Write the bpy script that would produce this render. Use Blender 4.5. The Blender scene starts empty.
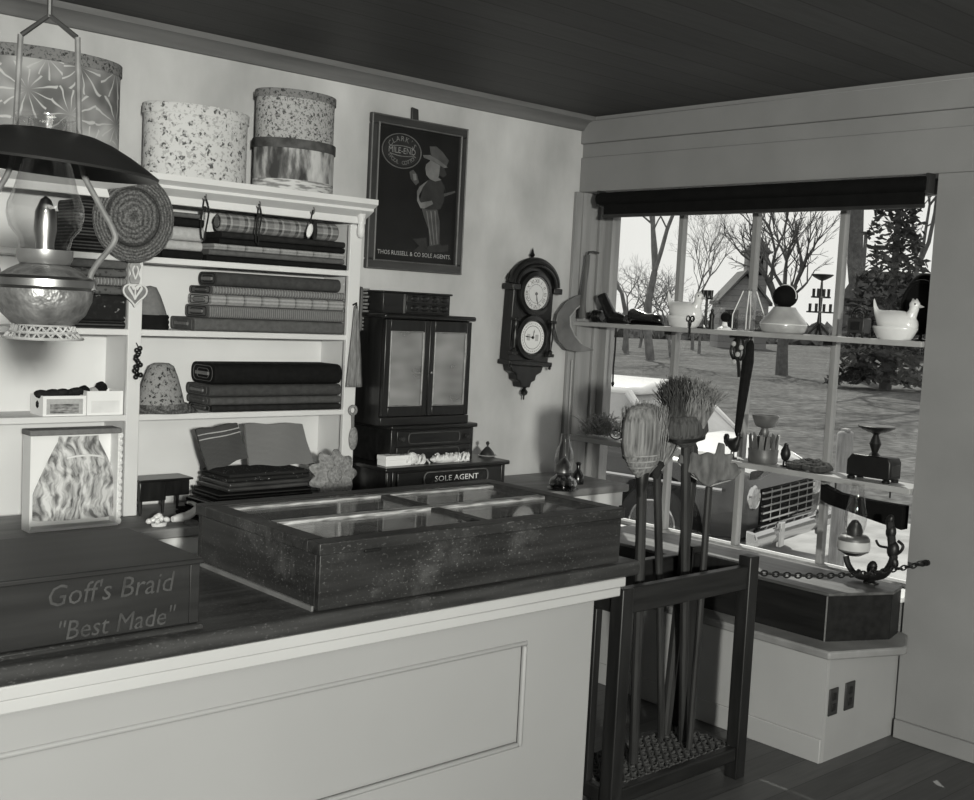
import bpy, bmesh, math, random
from mathutils import Vector, Matrix, Euler
C = bpy.context.scene.collection
PI = math.pi
R = math.radians
rnd = random.Random(7)

# ------------------------------------------------------------------ camera
FPX = 1165.57
YAW, PITCH, ROLL = 0.8339067, -0.07935416, 0.0507317
CAM = Vector((-4.24, -4.06, 1.6))
FWD = Vector((math.cos(PITCH)*math.cos(YAW), math.cos(PITCH)*math.sin(YAW), math.sin(PITCH)))
_r = Vector((math.sin(YAW), -math.cos(YAW), 0)); _u = _r.cross(FWD)
RT = math.cos(ROLL)*_r + math.sin(ROLL)*_u
UP = -math.sin(ROLL)*_r + math.cos(ROLL)*_u
def ray(px, py): return FWD + RT*((px-487)/FPX) - UP*((py-400)/FPX)
def A(px, py, axis, v):
    """survey helper: where the sight line meets the plane axis = v of the room"""
    d = ray(px, py); t = (v - CAM[axis])/d[axis]
    return CAM + d*t
def D(px, py, depth): return CAM + ray(px, py)*depth

cam = bpy.data.cameras.new('camera'); co = bpy.data.objects.new('camera', cam); C.objects.link(co)
cam.sensor_fit = 'HORIZONTAL'; cam.sensor_width = 36; cam.lens = 36*FPX/974
cam.clip_start = 0.05; cam.clip_end = 500
M3 = Matrix((RT, UP, -FWD)).transposed()
co.matrix_world = Matrix.Translation(CAM) @ M3.to_4x4()
bpy.context.scene.camera = co

# ------------------------------------------------------------------ materials
def _mat(name):
    m = bpy.data.materials.new(name); m.use_nodes = True
    nt = m.node_tree; return m, nt, nt.nodes['Principled BSDF']
def _n(nt, t, **kw):
    n = nt.nodes.new(t)
    for k, v in kw.items(): setattr(n, k, v)
    return n
def _coords(nt, stretch=(1,1,1), rot=(0,0,0)):
    tc = _n(nt, 'ShaderNodeTexCoord'); mp = _n(nt, 'ShaderNodeMapping')
    mp.inputs['Scale'].default_value = stretch; mp.inputs['Rotation'].default_value = rot
    nt.links.new(tc.outputs['Object'], mp.inputs['Vector']); return mp.outputs['Vector']
def _ramp(nt, fac, stops):
    r = _n(nt, 'ShaderNodeValToRGB'); e = r.color_ramp.elements
    while len(e) < len(stops): e.new(0.5)
    for el, (p, v) in zip(e, stops):
        el.position = p; el.color = (v, v, v, 1)
    nt.links.new(fac, r.inputs[0]); return r.outputs[0]
def _math(nt, op, a, b=None, c=None):
    n = _n(nt, 'ShaderNodeMath', operation=op)
    for i, x in enumerate((a, b, c)):
        if x is None: continue
        if isinstance(x, (int, float)): n.inputs[i].default_value = x
        else: nt.links.new(x, n.inputs[i])
    return n.outputs[0]
def _mix(nt, fac, a, b):
    n = _n(nt, 'ShaderNodeMix', data_type='RGBA')
    nt.links.new(fac, n.inputs[0])
    for i, x in ((6, a), (7, b)):
        if isinstance(x, (int, float)): n.inputs[i].default_value = (x, x, x, 1)
        else: nt.links.new(x, n.inputs[i])
    return n.outputs[2]
def _bump(nt, b, h, s, dist=.01):
    n = _n(nt, 'ShaderNodeBump'); n.inputs['Strength'].default_value = s; n.inputs['Distance'].default_value = dist
    nt.links.new(h, n.inputs['Height']); nt.links.new(n.outputs[0], b.inputs['Normal'])

def plain(name, v, var=.12, scale=9, rough=.7, bump=0., metal=0., stretch=(1,1,1), detail=4, spec=.3, bscale=None):
    m, nt, b = _mat(name); vec = _coords(nt, stretch)
    nz = _n(nt, 'ShaderNodeTexNoise'); nz.inputs['Scale'].default_value = scale; nz.inputs['Detail'].default_value = detail
    nt.links.new(vec, nz.inputs['Vector'])
    col = _ramp(nt, nz.outputs[0], [(.3, v*(1-var)), (.7, v*(1+var))])
    nt.links.new(col, b.inputs['Base Color'])
    b.inputs['Roughness'].default_value = rough; b.inputs['Metallic'].default_value = metal
    b.inputs['Specular IOR Level'].default_value = spec
    if bump:
        h = nz.outputs[0]
        if bscale:
            n2 = _n(nt, 'ShaderNodeTexNoise'); n2.inputs['Scale'].default_value = bscale; n2.inputs['Detail'].default_value = 3
            nt.links.new(vec, n2.inputs['Vector']); h = n2.outputs[0]
        _bump(nt, b, h, bump)
    return m
def wood(name, v1, v2, axis=0, scale=6, rough=.5, spec=.4, bump=.15, worn=None):
    st = [9, 9, 9]; st[axis] = .8
    m, nt, b = _mat(name); vec = _coords(nt, tuple(st))
    nz = _n(nt, 'ShaderNodeTexNoise'); nz.inputs['Scale'].default_value = scale; nz.inputs['Detail'].default_value = 6
    nt.links.new(vec, nz.inputs['Vector'])
    col = _ramp(nt, nz.outputs[0], [(.33, v1), (.68, v2)])
    if worn:
        v2c = _coords(nt, (1, 1, 1))
        n2 = _n(nt, 'ShaderNodeTexNoise'); n2.inputs['Scale'].default_value = 5; n2.inputs['Detail'].default_value = 9; n2.inputs['Roughness'].default_value = .75
        nt.links.new(v2c, n2.inputs['Vector'])
        f = _ramp(nt, n2.outputs[0], [(.54, 0), (.72, 1)])
        col = _mix(nt, f, col, worn)
        n3 = _n(nt, 'ShaderNodeTexNoise'); n3.inputs['Scale'].default_value = 150; n3.inputs['Detail'].default_value = 3
        s3 = [1.2, 1.2, 1.2]; s3[axis] = .7; nt.links.new(_coords(nt, tuple(s3)), n3.inputs['Vector'])
        f3 = _math(nt, 'MULTIPLY', _ramp(nt, n3.outputs[0], [(.60, 0), (.66, 1)]), _ramp(nt, n2.outputs[0], [(.40, 0), (.60, .8)]))
        col = _mix(nt, f3, col, worn*1.9)
    nt.links.new(col, b.inputs['Base Color']); b.inputs['Roughness'].default_value = rough
    b.inputs['Specular IOR Level'].default_value = spec
    _bump(nt, b, nz.outputs[0], bump, .003)
    return m
def boards(name, v, axis, width, gap=.03, rough=.7, gapv=.3, var=.2, off=0.):
    """planks running along one axis, dark joints across the other"""
    m, nt, b = _mat(name); vec = _coords(nt)
    sx = _n(nt, 'ShaderNodeSeparateXYZ'); nt.links.new(vec, sx.inputs[0])
    s = _math(nt, 'DIVIDE', _math(nt, 'ADD', sx.outputs[axis], off), width)
    fr = _math(nt, 'FRACT', s); fl = _math(nt, 'FLOOR', s)
    g = _math(nt, 'LESS_THAN', fr, gap)
    wn = _n(nt, 'ShaderNodeTexWhiteNoise', noise_dimensions='1D'); nt.links.new(fl, wn.inputs['W'])
    vv = _math(nt, 'MULTIPLY_ADD', wn.outputs[0], v*var*2, v*(1-var))
    st = [1.2, 1.2, 1.2]; st[axis] = 14
    nz = _n(nt, 'ShaderNodeTexNoise'); nz.inputs['Scale'].default_value = 4; nz.inputs['Detail'].default_value = 6
    nt.links.new(_coords(nt, tuple(st)), nz.inputs['Vector'])
    vv = _math(nt, 'MULTIPLY', vv, _math(nt, 'MULTIPLY_ADD', nz.outputs[0], .9, .55))
    col = _mix(nt, g, vv, v*gapv)
    nt.links.new(col, b.inputs['Base Color']); b.inputs['Roughness'].default_value = rough
    return m
def stripes(name, vals, axis, period, rough=.9, noise=.15, axis2=None, vals2=None, period2=None):
    """woven stripes (or a plaid when a second axis is given); vals = [(position, grey)]"""
    m, nt, b = _mat(name); vec = _coords(nt)
    sx = _n(nt, 'ShaderNodeSeparateXYZ'); nt.links.new(vec, sx.inputs[0])
    def st(ax, vs, per):
        f = _math(nt, 'FRACT', _math(nt, 'DIVIDE', sx.outputs[ax], per))
        r = _n(nt, 'ShaderNodeValToRGB'); r.color_ramp.interpolation = 'CONSTANT'; e = r.color_ramp.elements
        while len(e) < len(vs): e.new(.5)
        for el, (p, v) in zip(e, vs): el.position = p; el.color = (v, v, v, 1)
        nt.links.new(f, r.inputs[0]); return r.outputs[0]
    col = st(axis, vals, period)
    if axis2 is not None:
        c2 = st(axis2, vals2, period2)
        col = _math(nt, 'MULTIPLY', _math(nt, 'ADD', col, c2), .5)
    nz = _n(nt, 'ShaderNodeTexNoise'); nz.inputs['Scale'].default_value = 120; nt.links.new(vec, nz.inputs['Vector'])
    col = _math(nt, 'MULTIPLY', col, _math(nt, 'MULTIPLY_ADD', nz.outputs[0], 2*noise*2, 1-2*noise))
    nt.links.new(col, b.inputs['Base Color']); b.inputs['Roughness'].default_value = rough; b.inputs['Specular IOR Level'].default_value = .1
    return m
def speck(name, base, spot, scale, lo=.25, hi=.4, rough=.8, nscale=None, mid=None):
    """printed sprigs: warped cells, spots on a ground"""
    m, nt, b = _mat(name); vec = _coords(nt)
    nz = _n(nt, 'ShaderNodeTexNoise'); nz.inputs['Scale'].default_value = nscale or scale*1.4; nz.inputs['Detail'].default_value = 3
    nt.links.new(vec, nz.inputs['Vector'])
    ad = _n(nt, 'ShaderNodeVectorMath', operation='MULTIPLY_ADD'); ad.inputs[1].default_value = (1.6/scale,)*3
    nt.links.new(nz.outputs['Color'], ad.inputs[0]); nt.links.new(vec, ad.inputs[2])
    vo = _n(nt, 'ShaderNodeTexVoronoi'); vo.inputs['Scale'].default_value = scale; nt.links.new(ad.outputs[0], vo.inputs['Vector'])
    f = _ramp(nt, vo.outputs['Distance'], [(lo, 0), (hi, 1)])
    col = _mix(nt, f, spot, base)
    n2 = _n(nt, 'ShaderNodeTexNoise'); n2.inputs['Scale'].default_value = scale*2.2; n2.inputs['Detail'].default_value = 5; nt.links.new(vec, n2.inputs['Vector'])
    f2 = _ramp(nt, n2.outputs[0], [(.55, 0), (.6, 1)])
    col = _mix(nt, f2, col, mid if mid is not None else (spot+base)/2)
    nt.links.new(col, b.inputs['Base Color']); b.inputs['Roughness'].default_value = rough; b.inputs['Specular IOR Level'].default_value = .15
    return m
def weave(name, v1, v2, scale=60, rough=.8, bump=.6):
    m, nt, b = _mat(name); vec = _coords(nt)
    w1 = _n(nt, 'ShaderNodeTexWave', wave_type='BANDS', bands_direction='X'); w2 = _n(nt, 'ShaderNodeTexWave', wave_type='BANDS', bands_direction='Z')
    for w in (w1, w2):
        w.inputs['Scale'].default_value = scale; w.inputs['Distortion'].default_value = 2.; nt.links.new(vec, w.inputs['Vector'])
    h = _math(nt, 'MULTIPLY', w1.outputs[1], w2.outputs[1])
    col = _ramp(nt, h, [(.05, v1), (.45, v2)])
    nt.links.new(col, b.inputs['Base Color']); b.inputs['Roughness'].default_value = rough; b.inputs['Specular IOR Level'].default_value = .15
    _bump(nt, b, h, bump, .004); return m
def strands(name, v1, v2):
    m, nt, b = _mat(name)
    tc = _n(nt, 'ShaderNodeTexCoord'); nz = _n(nt, 'ShaderNodeTexNoise'); nz.inputs['Scale'].default_value = 9; nz.inputs['Detail'].default_value = 3
    nt.links.new(tc.outputs['Object'], nz.inputs['Vector'])
    ad = _n(nt, 'ShaderNodeVectorMath', operation='MULTIPLY_ADD'); ad.inputs[1].default_value = (.09, 0, .12)
    nt.links.new(nz.outputs['Color'], ad.inputs[0]); nt.links.new(tc.outputs['Object'], ad.inputs[2])
    mp = _n(nt, 'ShaderNodeMapping'); mp.inputs['Scale'].default_value = (45, 4, 14); mp.inputs['Rotation'].default_value = (0, .35, 0)
    nt.links.new(ad.outputs[0], mp.inputs['Vector'])
    n2 = _n(nt, 'ShaderNodeTexNoise'); n2.inputs['Scale'].default_value = 1.6; n2.inputs['Detail'].default_value = 6; nt.links.new(mp.outputs[0], n2.inputs['Vector'])
    nt.links.new(_ramp(nt, n2.outputs[0], [(.34, v1), (.62, v2)]), b.inputs['Base Color']); b.inputs['Roughness'].default_value = .6
    _bump(nt, b, n2.outputs[0], .5, .006); return m
def swirl(name, v1, v2, scale=7, dist=9, rough=.9, sph=False, grit=0):
    m, nt, b = _mat(name); vec = _coords(nt)
    w = _n(nt, 'ShaderNodeTexWave', wave_type='RINGS'); w.rings_direction = 'SPHERICAL' if sph else 'X'; w.inputs['Scale'].default_value = scale
    w.inputs['Distortion'].default_value = dist; w.inputs['Detail'].default_value = 3; nt.links.new(vec, w.inputs['Vector'])
    col = _ramp(nt, w.outputs[1], [(.15, v1), (.85, v2)])
    if grit:
        g = _n(nt, 'ShaderNodeTexNoise'); g.inputs['Scale'].default_value = 160; nt.links.new(vec, g.inputs['Vector'])
        col = _math(nt, 'MULTIPLY', col, _ramp(nt, g.outputs[0], [(.35, 1-grit), (.65, 1+grit*.6)]))
    nt.links.new(col, b.inputs['Base Color']); b.inputs['Roughness'].default_value = rough
    b.inputs['Specular IOR Level'].default_value = .1
    _bump(nt, b, w.outputs[1], .4, .004); return m
def glass(name, tint=.93, refl=.12, rough=.03, film=0., filmv=.6, fst=(1, 1, 1)):
    """thin clear glass: sees through, with a fresnel sheen (and dust, or on the cabinet painted-in reflections, when film > 0)"""
    m = bpy.data.materials.new(name); m.use_nodes = True; nt = m.node_tree; nt.nodes.clear()
    o = _n(nt, 'ShaderNodeOutputMaterial'); tr = _n(nt, 'ShaderNodeBsdfTransparent'); gl = _n(nt, 'ShaderNodeBsdfGlossy')
    tr.inputs[0].default_value = (tint,)*3+(1,); gl.inputs['Roughness'].default_value = rough
    lw = _n(nt, 'ShaderNodeLayerWeight'); lw.inputs[0].default_value = .25
    f = _math(nt, 'MULTIPLY_ADD', lw.outputs['Facing'], refl*2.2, refl*.25)
    mx = _n(nt, 'ShaderNodeMixShader'); nt.links.new(f, mx.inputs[0]); nt.links.new(tr.outputs[0], mx.inputs[1]); nt.links.new(gl.outputs[0], mx.inputs[2])
    out = mx.outputs[0]
    if film:
        df = _n(nt, 'ShaderNodeBsdfDiffuse'); df.inputs[0].default_value = (filmv,)*3+(1,)
        nz = _n(nt, 'ShaderNodeTexNoise'); nz.inputs['Scale'].default_value = 11; nz.inputs['Detail'].default_value = 5 if fst == (1, 1, 1) else 1
        nt.links.new(_coords(nt, fst), nz.inputs['Vector'])
        ff = _math(nt, 'MULTIPLY', nz.outputs[0], film*2)
        m2 = _n(nt, 'ShaderNodeMixShader'); nt.links.new(ff, m2.inputs[0]); nt.links.new(out, m2.inputs[1]); nt.links.new(df.outputs[0], m2.inputs[2]); out = m2.outputs[0]
    nt.links.new(out, o.inputs[0]); return m

# ------------------------------------------------------------------ mesh builder
class MB:
    def __init__(s): s.bm = bmesh.new()
    def box(s, lo, hi, rot=None, piv=None):
        lo, hi = Vector(lo), Vector(hi); vs = []
        for x in (lo.x, hi.x):
            for y in (lo.y, hi.y):
                for z in (lo.z, hi.z):
                    p = Vector((x, y, z))
                    if rot is not None:
                        c = Vector(piv) if piv is not None else (lo+hi)/2
                        p = c + Euler(rot).to_matrix() @ (p-c)
                    vs.append(s.bm.verts.new(p))
        for f in ((0,1,3,2), (4,6,7,5), (0,4,5,1), (2,3,7,6), (0,2,6,4), (1,5,7,3)):
            s.bm.faces.new([vs[i] for i in f])
        return s
    def tube(s, pts, r, n=8, closed=False, cap=True):
        pts = [Vector(p) for p in pts]; k = len(pts)
        rs = list(r) if isinstance(r, (list, tuple)) else [r]*k
        if len(rs) != k: rs = [rs[0] if len(rs) == 1 else rs[min(int(i*(len(rs)-1)/max(k-1, 1)), len(rs)-2)]*(1-(i*(len(rs)-1)/max(k-1, 1))%1)+rs[min(int(i*(len(rs)-1)/max(k-1, 1))+1, len(rs)-1)]*((i*(len(rs)-1)/max(k-1, 1))%1) for i in range(k)]
        rings = []; prev = None
        for i, p in enumerate(pts):
            if closed: t = pts[(i+1) % k]-pts[i-1]
            else: t = pts[min(i+1, k-1)]-pts[max(i-1, 0)]
            if t.length < 1e-9: t = Vector((0, 0, 1))
            t.normalize()
            if prev is None:
                a = Vector((0, 0, 1)) if abs(t.z) < .9 else Vector((1, 0, 0))
                u = t.cross(a).normalized()
            else:
                u = prev - t*prev.dot(t)
                u = u.normalized() if u.length > 1e-6 else t.orthogonal().normalized()
            prev = u; v = t.cross(u)
            rings.append([s.bm.verts.new(p + (u*math.cos(2*PI*j/n)+v*math.sin(2*PI*j/n))*rs[i]) for j in range(n)])
        m = k if closed else k-1
        for i in range(m):
            a, b = rings[i], rings[(i+1) % k]
            for j in range(n): s.bm.faces.new((a[j], a[(j+1) % n], b[(j+1) % n], b[j]))
        if cap and not closed:
            s.bm.faces.new(rings[0][::-1]); s.bm.faces.new(rings[-1])
        return s
    def lathe(s, prof, c=(0,0,0), n=28, sx=1, sy=1, axis=(0,0,1), a0=0, a1=2*PI):
        """prof = [(radius, height)] about the axis through c"""
        c = Vector(c); q = Vector((0, 0, 1)).rotation_difference(Vector(axis)).to_matrix()
        full = abs(a1-a0-2*PI) < 1e-6; cnt = n if full else n+1
        rings = []
        for r, h in prof:
            if r < 1e-6: rings.append([s.bm.verts.new(c + q @ Vector((0, 0, h)))])
            else: rings.append([s.bm.verts.new(c + q @ Vector((r*sx*math.cos(a0+(a1-a0)*j/n), r*sy*math.sin(a0+(a1-a0)*j/n), h))) for j in range(cnt)])
        for a, b in zip(rings, rings[1:]):
            for j in range(n if full else n):
                j2 = (j+1) % cnt
                if len(a) == 1 and len(b) == 1: continue
                if len(a) == 1: s.bm.faces.new((a[0], b[j2], b[j]))
                elif len(b) == 1: s.bm.faces.new((a[j], a[j2], b[0]))
                else: s.bm.faces.new((a[j], a[j2], b[j2], b[j]))
        return s
    def prism(s, poly, o=(0,0,0), u=(1,0,0), v=(0,0,1), d=(0,-.01,0)):
        """polygon in the (u, v) plane at o, thickened by vector d"""
        o, u, v, d = Vector(o), Vector(u), Vector(v), Vector(d)
        a = [s.bm.verts.new(o+u*p[0]+v*p[1]) for p in poly]; b = [s.bm.verts.new(o+u*p[0]+v*p[1]+d) for p in poly]
        s.bm.faces.new(a); s.bm.faces.new(b[::-1]); k = len(poly)
        for i in range(k): s.bm.faces.new((a[i], b[i], b[(i+1) % k], a[(i+1) % k]))
        return s
    def slab(s, pts, d):
        d = Vector(d); a = [s.bm.verts.new(Vector(p)) for p in pts]; b = [s.bm.verts.new(Vector(p)+d) for p in pts]
        s.bm.faces.new(a); s.bm.faces.new(b[::-1]); k = len(pts)
        for i in range(k): s.bm.faces.new((a[i], b[i], b[(i+1) % k], a[(i+1) % k]))
        return s
    def quad(s, *pts):
        s.bm.faces.new([s.bm.verts.new(Vector(p)) for p in pts]); return s
    def ball(s, c, r, n=14, m=9, rot=None):
        r = r if isinstance(r, (list, tuple)) else (r, r, r); c = Vector(c)
        q = Euler(rot).to_matrix() if rot else Matrix.Identity(3)
        prev = None
        for i in range(m+1):
            th = PI*i/m
            if i in (0, m): ring = [s.bm.verts.new(c + q @ Vector((0, 0, r[2]*math.cos(th))))]
            else: ring = [s.bm.verts.new(c + q @ Vector((r[0]*math.sin(th)*math.cos(2*PI*j/n), r[1]*math.sin(th)*math.sin(2*PI*j/n), r[2]*math.cos(th)))) for j in range(n)]
            if prev:
                for j in range(n):
                    j2 = (j+1) % n
                    if len(prev) == 1: s.bm.faces.new((prev[0], ring[j], ring[j2]))
                    elif len(ring) == 1: s.bm.faces.new((prev[j], ring[0], prev[j2]))
                    else: s.bm.faces.new((prev[j], ring[j], ring[j2], prev[j2]))
            prev = ring
        return s
    def text(s, body, size, o, u, v, shear=0, align='CENTER', ext=.0012, sx=1.0):
        cu = bpy.data.curves.new('lettering', 'FONT'); cu.body = body; cu.size = size; cu.shear = shear
        cu.align_x = align; cu.align_y = 'CENTER'; cu.extrude = 0; cu.resolution_u = 2
        ob = bpy.data.objects.new('lettering', cu); C.objects.link(ob)
        dg = bpy.context.evaluated_depsgraph_get(); me = bpy.data.meshes.new_from_object(ob.evaluated_get(dg))
        o, u, v = Vector(o), Vector(u).normalized(), Vector(v).normalized(); w = u.cross(v)*ext
        vs = [s.bm.verts.new(o+u*(p.co.x*sx)+v*p.co.y+w) for p in me.vertices]
        for f in me.polygons:
            try: s.bm.faces.new([vs[i] for i in f.vertices])
            except ValueError: pass
        bpy.data.objects.remove(ob); bpy.data.curves.remove(cu); bpy.data.meshes.remove(me)
        return s
    def jitter(s, a, seed=1):
        r = random.Random(seed)
        for v in s.bm.verts: v.co += Vector((r.uniform(-a, a), r.uniform(-a, a), r.uniform(-a, a)))
        return s
    def build(s, name, mat, parent=None, bevel=0, seg=2, angle=35, smooth=True, sub=0, weld=False):
        if weld: bmesh.ops.remove_doubles(s.bm, verts=s.bm.verts, dist=1e-5)
        bmesh.ops.recalc_face_normals(s.bm, faces=s.bm.faces)
        me = bpy.data.meshes.new(name); s.bm.to_mesh(me); s.bm.free()
        me.materials.append(mat)
        if smooth:
            me.shade_smooth(); me.set_sharp_from_angle(angle=R(angle))
        o = bpy.data.objects.new(name, me); C.objects.link(o)
        if parent is not None: o.parent = parent
        if bevel:
            b = o.modifiers.new('bevel', 'BEVEL'); b.width = bevel; b.segments = seg; b.limit_method = 'ANGLE'; b.angle_limit = R(40)
        if sub:
            b = o.modifiers.new('smooth', 'SUBSURF'); b.levels = sub; b.render_levels = sub
        return o

def tag(o, label, cat, group=None, kind=None):
    if label: o['label'] = label
    if cat: o['category'] = cat
    if group: o['group'] = group
    if kind: o['kind'] = kind
    return o
def thing(name, label, cat, loc=(0,0,0), rotz=0, group=None, kind=None):
    o = bpy.data.objects.new(name, None); o.empty_display_size = .05; C.objects.link(o)
    o.location = loc; o.rotation_euler = (0, 0, rotz)
    return tag(o, label, cat, group, kind)
def struct(o): o['kind'] = 'structure'; return o
def rr(w, h, r, n=5):
    """rounded rectangle outline centred on the origin"""
    out = []
    for cx, cy, a in ((w/2-r, h/2-r, 0), (-w/2+r, h/2-r, 90), (-w/2+r, -h/2+r, 180), (w/2-r, -h/2+r, 270)):
        for i in range(n+1):
            t = R(a+90*i/n); out.append((cx+r*math.cos(t), cy+r*math.sin(t)))
    return out
def circ(r, n=24, a0=0, a1=2*PI, rx=1, ry=1): return [(r*rx*math.cos(a0+(a1-a0)*i/n), r*ry*math.sin(a0+(a1-a0)*i/n)) for i in range(n)]
def spline(pts, k=6):
    """Catmull-Rom through the points"""
    pts = [Vector(p) for p in pts]; out = []
    for i in range(len(pts)-1):
        p0, p1, p2, p3 = pts[max(i-1, 0)], pts[i], pts[i+1], pts[min(i+2, len(pts)-1)]
        for j in range(k):
            t = j/k
            out.append(.5*((2*p1)+(p2-p0)*t+(2*p0-5*p1+4*p2-p3)*t*t+(3*p1-p0-3*p2+p3)*t**3))
    out.append(pts[-1]); return out
# ------------------------------------------------------------------ palette
W_PLASTER = plain('plaster', .46, .26, 2.2, .9, .15, bscale=14, detail=8, stretch=(1.3, 1, .8))
W_HEADER = plain('header_shaded_paint', .215, .08, 3, .7, .05)  # weak grazing light on the window wall put into a darker colour
W_JAMB = wood('jamb_paint', .20, .27, 2, 3, .6, .3, .08)
W_WHITE = plain('shelf_paint', .66, .05, 4, .6, .04)
W_BACK = plain('back_panel_paint', .68, .06, 3, .7)
W_COUNTER = plain('counter_paint', .295, .03, 2, .5, .02)
W_TRIM = plain('counter_trim_paint', .40, .04, 3, .5)
W_BENCH = plain('bench_paint', .34, .05, 3, .6, .03)
W_BENCHCAP = plain('bench_cap_paint', .22, .35, 5, .5, .05, detail=7)
M_CEIL = boards('ceiling_boards', .045, 1, .155, .05, .6, .25, .25)
M_CROWN = wood('crown_paint', .12, .16, 0, 3, .6, .3, .05)
M_FLOOR = boards('floor_boards', .07, 1, .12, .03, .5)
M_TOP = wood('counter_top_wood', .016, .045, 0, 4, .38, .45, .1, worn=.06)
M_CASE = wood('case_wood', .010, .030, 0, 4, .45, .4, .15, worn=.07)
M_TRUNK = wood('trunk_wood', .014, .026, 0, 3, .42, .4, .06)
M_CAB = wood('cabinet_wood', .006, .016, 0, 5, .3, .5, .06)
M_CABV = wood('cabinet_wood_upright', .006, .016, 2, 5, .3, .5, .06)
M_CLOCK = wood('clock_wood', .004, .012, 2, 5, .34, .45, .05)
M_RACK = wood('rack_wood', .008, .018, 2, 5, .42, .4, .06)
M_RACKX = wood('rack_wood_across', .008, .018, 0, 5, .42, .4, .06)
M_HANDLE = wood('broom_handle_wood', .012, .034, 2, 5, .5, .3, .05)
M_BLACK = plain('black_iron', .008, .3, 14, .45, .1, spec=.4)
M_BLACKMATT = plain('black_felt', .006, .2, 20, .9, .1, spec=.1)
M_BLACKSHINE = plain('black_leather', .008, .2, 30, .22, .1, spec=.6)
M_DARK = plain('dark_metal', .03, .2, 10, .4, .05)
M_BRASS = plain('dull_brass', .24, .25, 12, .36, .05, metal=.7)
M_EMBOSS = plain('embossed_brass', .17, .45, 34, .4, .8, metal=.6, detail=3)
M_NICKEL = plain('nickel', .35, .15, 8, .34, 0, metal=1)
M_MILK = plain('milk_glass', .72, .03, 5, .22, 0, spec=.5)
M_PAPER = plain('white_paper', .8, .03, 6, .85)
M_LACE = plain('white_lace', .72, .15, 60, .9, .6)
M_DIAL = plain('clock_dial', .72, .05, 4, .6)
M_INK = plain('dial_ink', .015, .1, 5, .7)
M_GREYFAB = plain('grey_flannel', .10, .15, 60, .95, .2, spec=.05)
M_MIDFAB = plain('mid_grey_cloth', .17, .12, 70, .95, .25, spec=.05)
M_DARKFAB = plain('charcoal_cloth', .022, .25, 60, .95, .2, spec=.05)
M_BLACKFAB = plain('black_cloth', .010, .2, 50, .9, .15, spec=.1)
M_PALEFAB = plain('pale_cloth', .42, .1, 70, .95, .2, spec=.05)
M_PLAID = stripes('plaid_cloth', [(0, .30), (.3, .06), (.5, .40), (.62, .16)], 0, .075, axis2=2, vals2=[(0, .22), (.5, .06), (.8, .35)], period2=.03)
M_STRIPE = stripes('striped_cloth', [(0, .28), (.35, .10), (.6, .20), (.85, .06)], 0, .012)
M_BAND = stripes('banded_cloth', [(0, .32), (.82, .05), (.9, .22)], 0, .075, axis2=2, vals2=[(0, .34), (.5, .15)], period2=.013)
M_RIB = stripes('ribbed_cloth', [(0, .2), (.5, .11)], 0, .009)
M_DARKSTRIPE = stripes('dark_layers', [(0, .06), (.4, .010)], 2, .011)
M_SPOTTED = speck('spotted_dark_cloth', .018, .5, 60, .12, .16, mid=.022)
M_DOTROW = stripes('dotted_border_cloth', [(0, .5), (.5, .012)], 0, .016, axis2=2, vals2=[(0, .012), (.3, .5), (.6, .012)], period2=.03)
M_SPRIG = speck('sprigged_paper', .58, .09, 38, .2, .36, mid=.40)
M_SPRIG2 = speck('fine_sprigged_paper', .38, .06, 62, .25, .42, mid=.2)
M_SPRIGBAND = speck('sprigged_band', .2, .04, 55, .25, .4)
M_MOTTLE = speck('mottled_print_cloth', .10, .40, 34, .1, .25, mid=.04)
M_STRAW = swirl('braided_straw', .075, .145, 30, 3.5, sph=True, grit=.5)
M_STRAWWEAVE = speck('open_straw_weave', .27, .025, 66, .25, .42, mid=.19)
M_WOVEN = weave('coarse_woven_cloth', .055, .11, 75)
M_WOVENLT = weave('pale_woven_cloth', .16, .26, 75)
M_CROCHET = plain('crochet_wool', .24, .35, 90, .95, .8)
M_FUR = strands('long_pale_hair', .10, .62)
M_BROOM = plain('broom_corn', .17, .55, 5, .9, .5, stretch=(22, 22, 1.2), detail=5, spec=.1)
M_BROOMDK = plain('dark_bristle', .05, .6, 6, .9, .5, stretch=(18, 18, 1.5), spec=.1)
M_TWIG = plain('dry_twigs', .28, .5, 25, .9, .2, spec=.1)
M_CANE = plain('cane_strands', .06, .3, 30, .7, .1)
M_TIN = plain('greyed_tin', .16, .25, 12, .45, .05, metal=.5)
M_TOOLWOOD = wood('grey_tool_wood', .06, .12, 2, 5, .6, .3, .1)
M_CLEAR = glass('clear_glass', .9, .22)
M_PANE = glass('window_glass', .97, .05)
M_CASEGLASS = glass('case_glass', .86, .25, .04, film=.12)
M_CABGLASS = glass('cabinet_glass', .6, .35, .10, film=.5, filmv=.40, fst=(.5, 1, 1.1))  # the film paints milky room reflections into the door glass
M_TINTGLASS = glass('smoky_glass', .55, .3)

# ------------------------------------------------------------------ room shell
def slabobj(name, lo, hi, mat, **kw): return struct(MB().box(lo, hi).build(name, mat, **kw))
H_CEIL = 2.555
XL, YF = -7.2, -8.0
slabobj('floor', (XL, YF, -.1), (.22, .1, 0), M_FLOOR)
slabobj('ceiling', (XL, YF, H_CEIL), (.3, .1, H_CEIL+.1), M_CEIL)
slabobj('wall_back', (XL, 0, 0), (.3, .14, H_CEIL), W_PLASTER)
slabobj('wall_left', (XL-.1, YF, 0), (XL, 0, H_CEIL), W_PLASTER)
slabobj('wall_front', (XL, YF-.1, 0), (.3, YF, H_CEIL), W_PLASTER)
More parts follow.
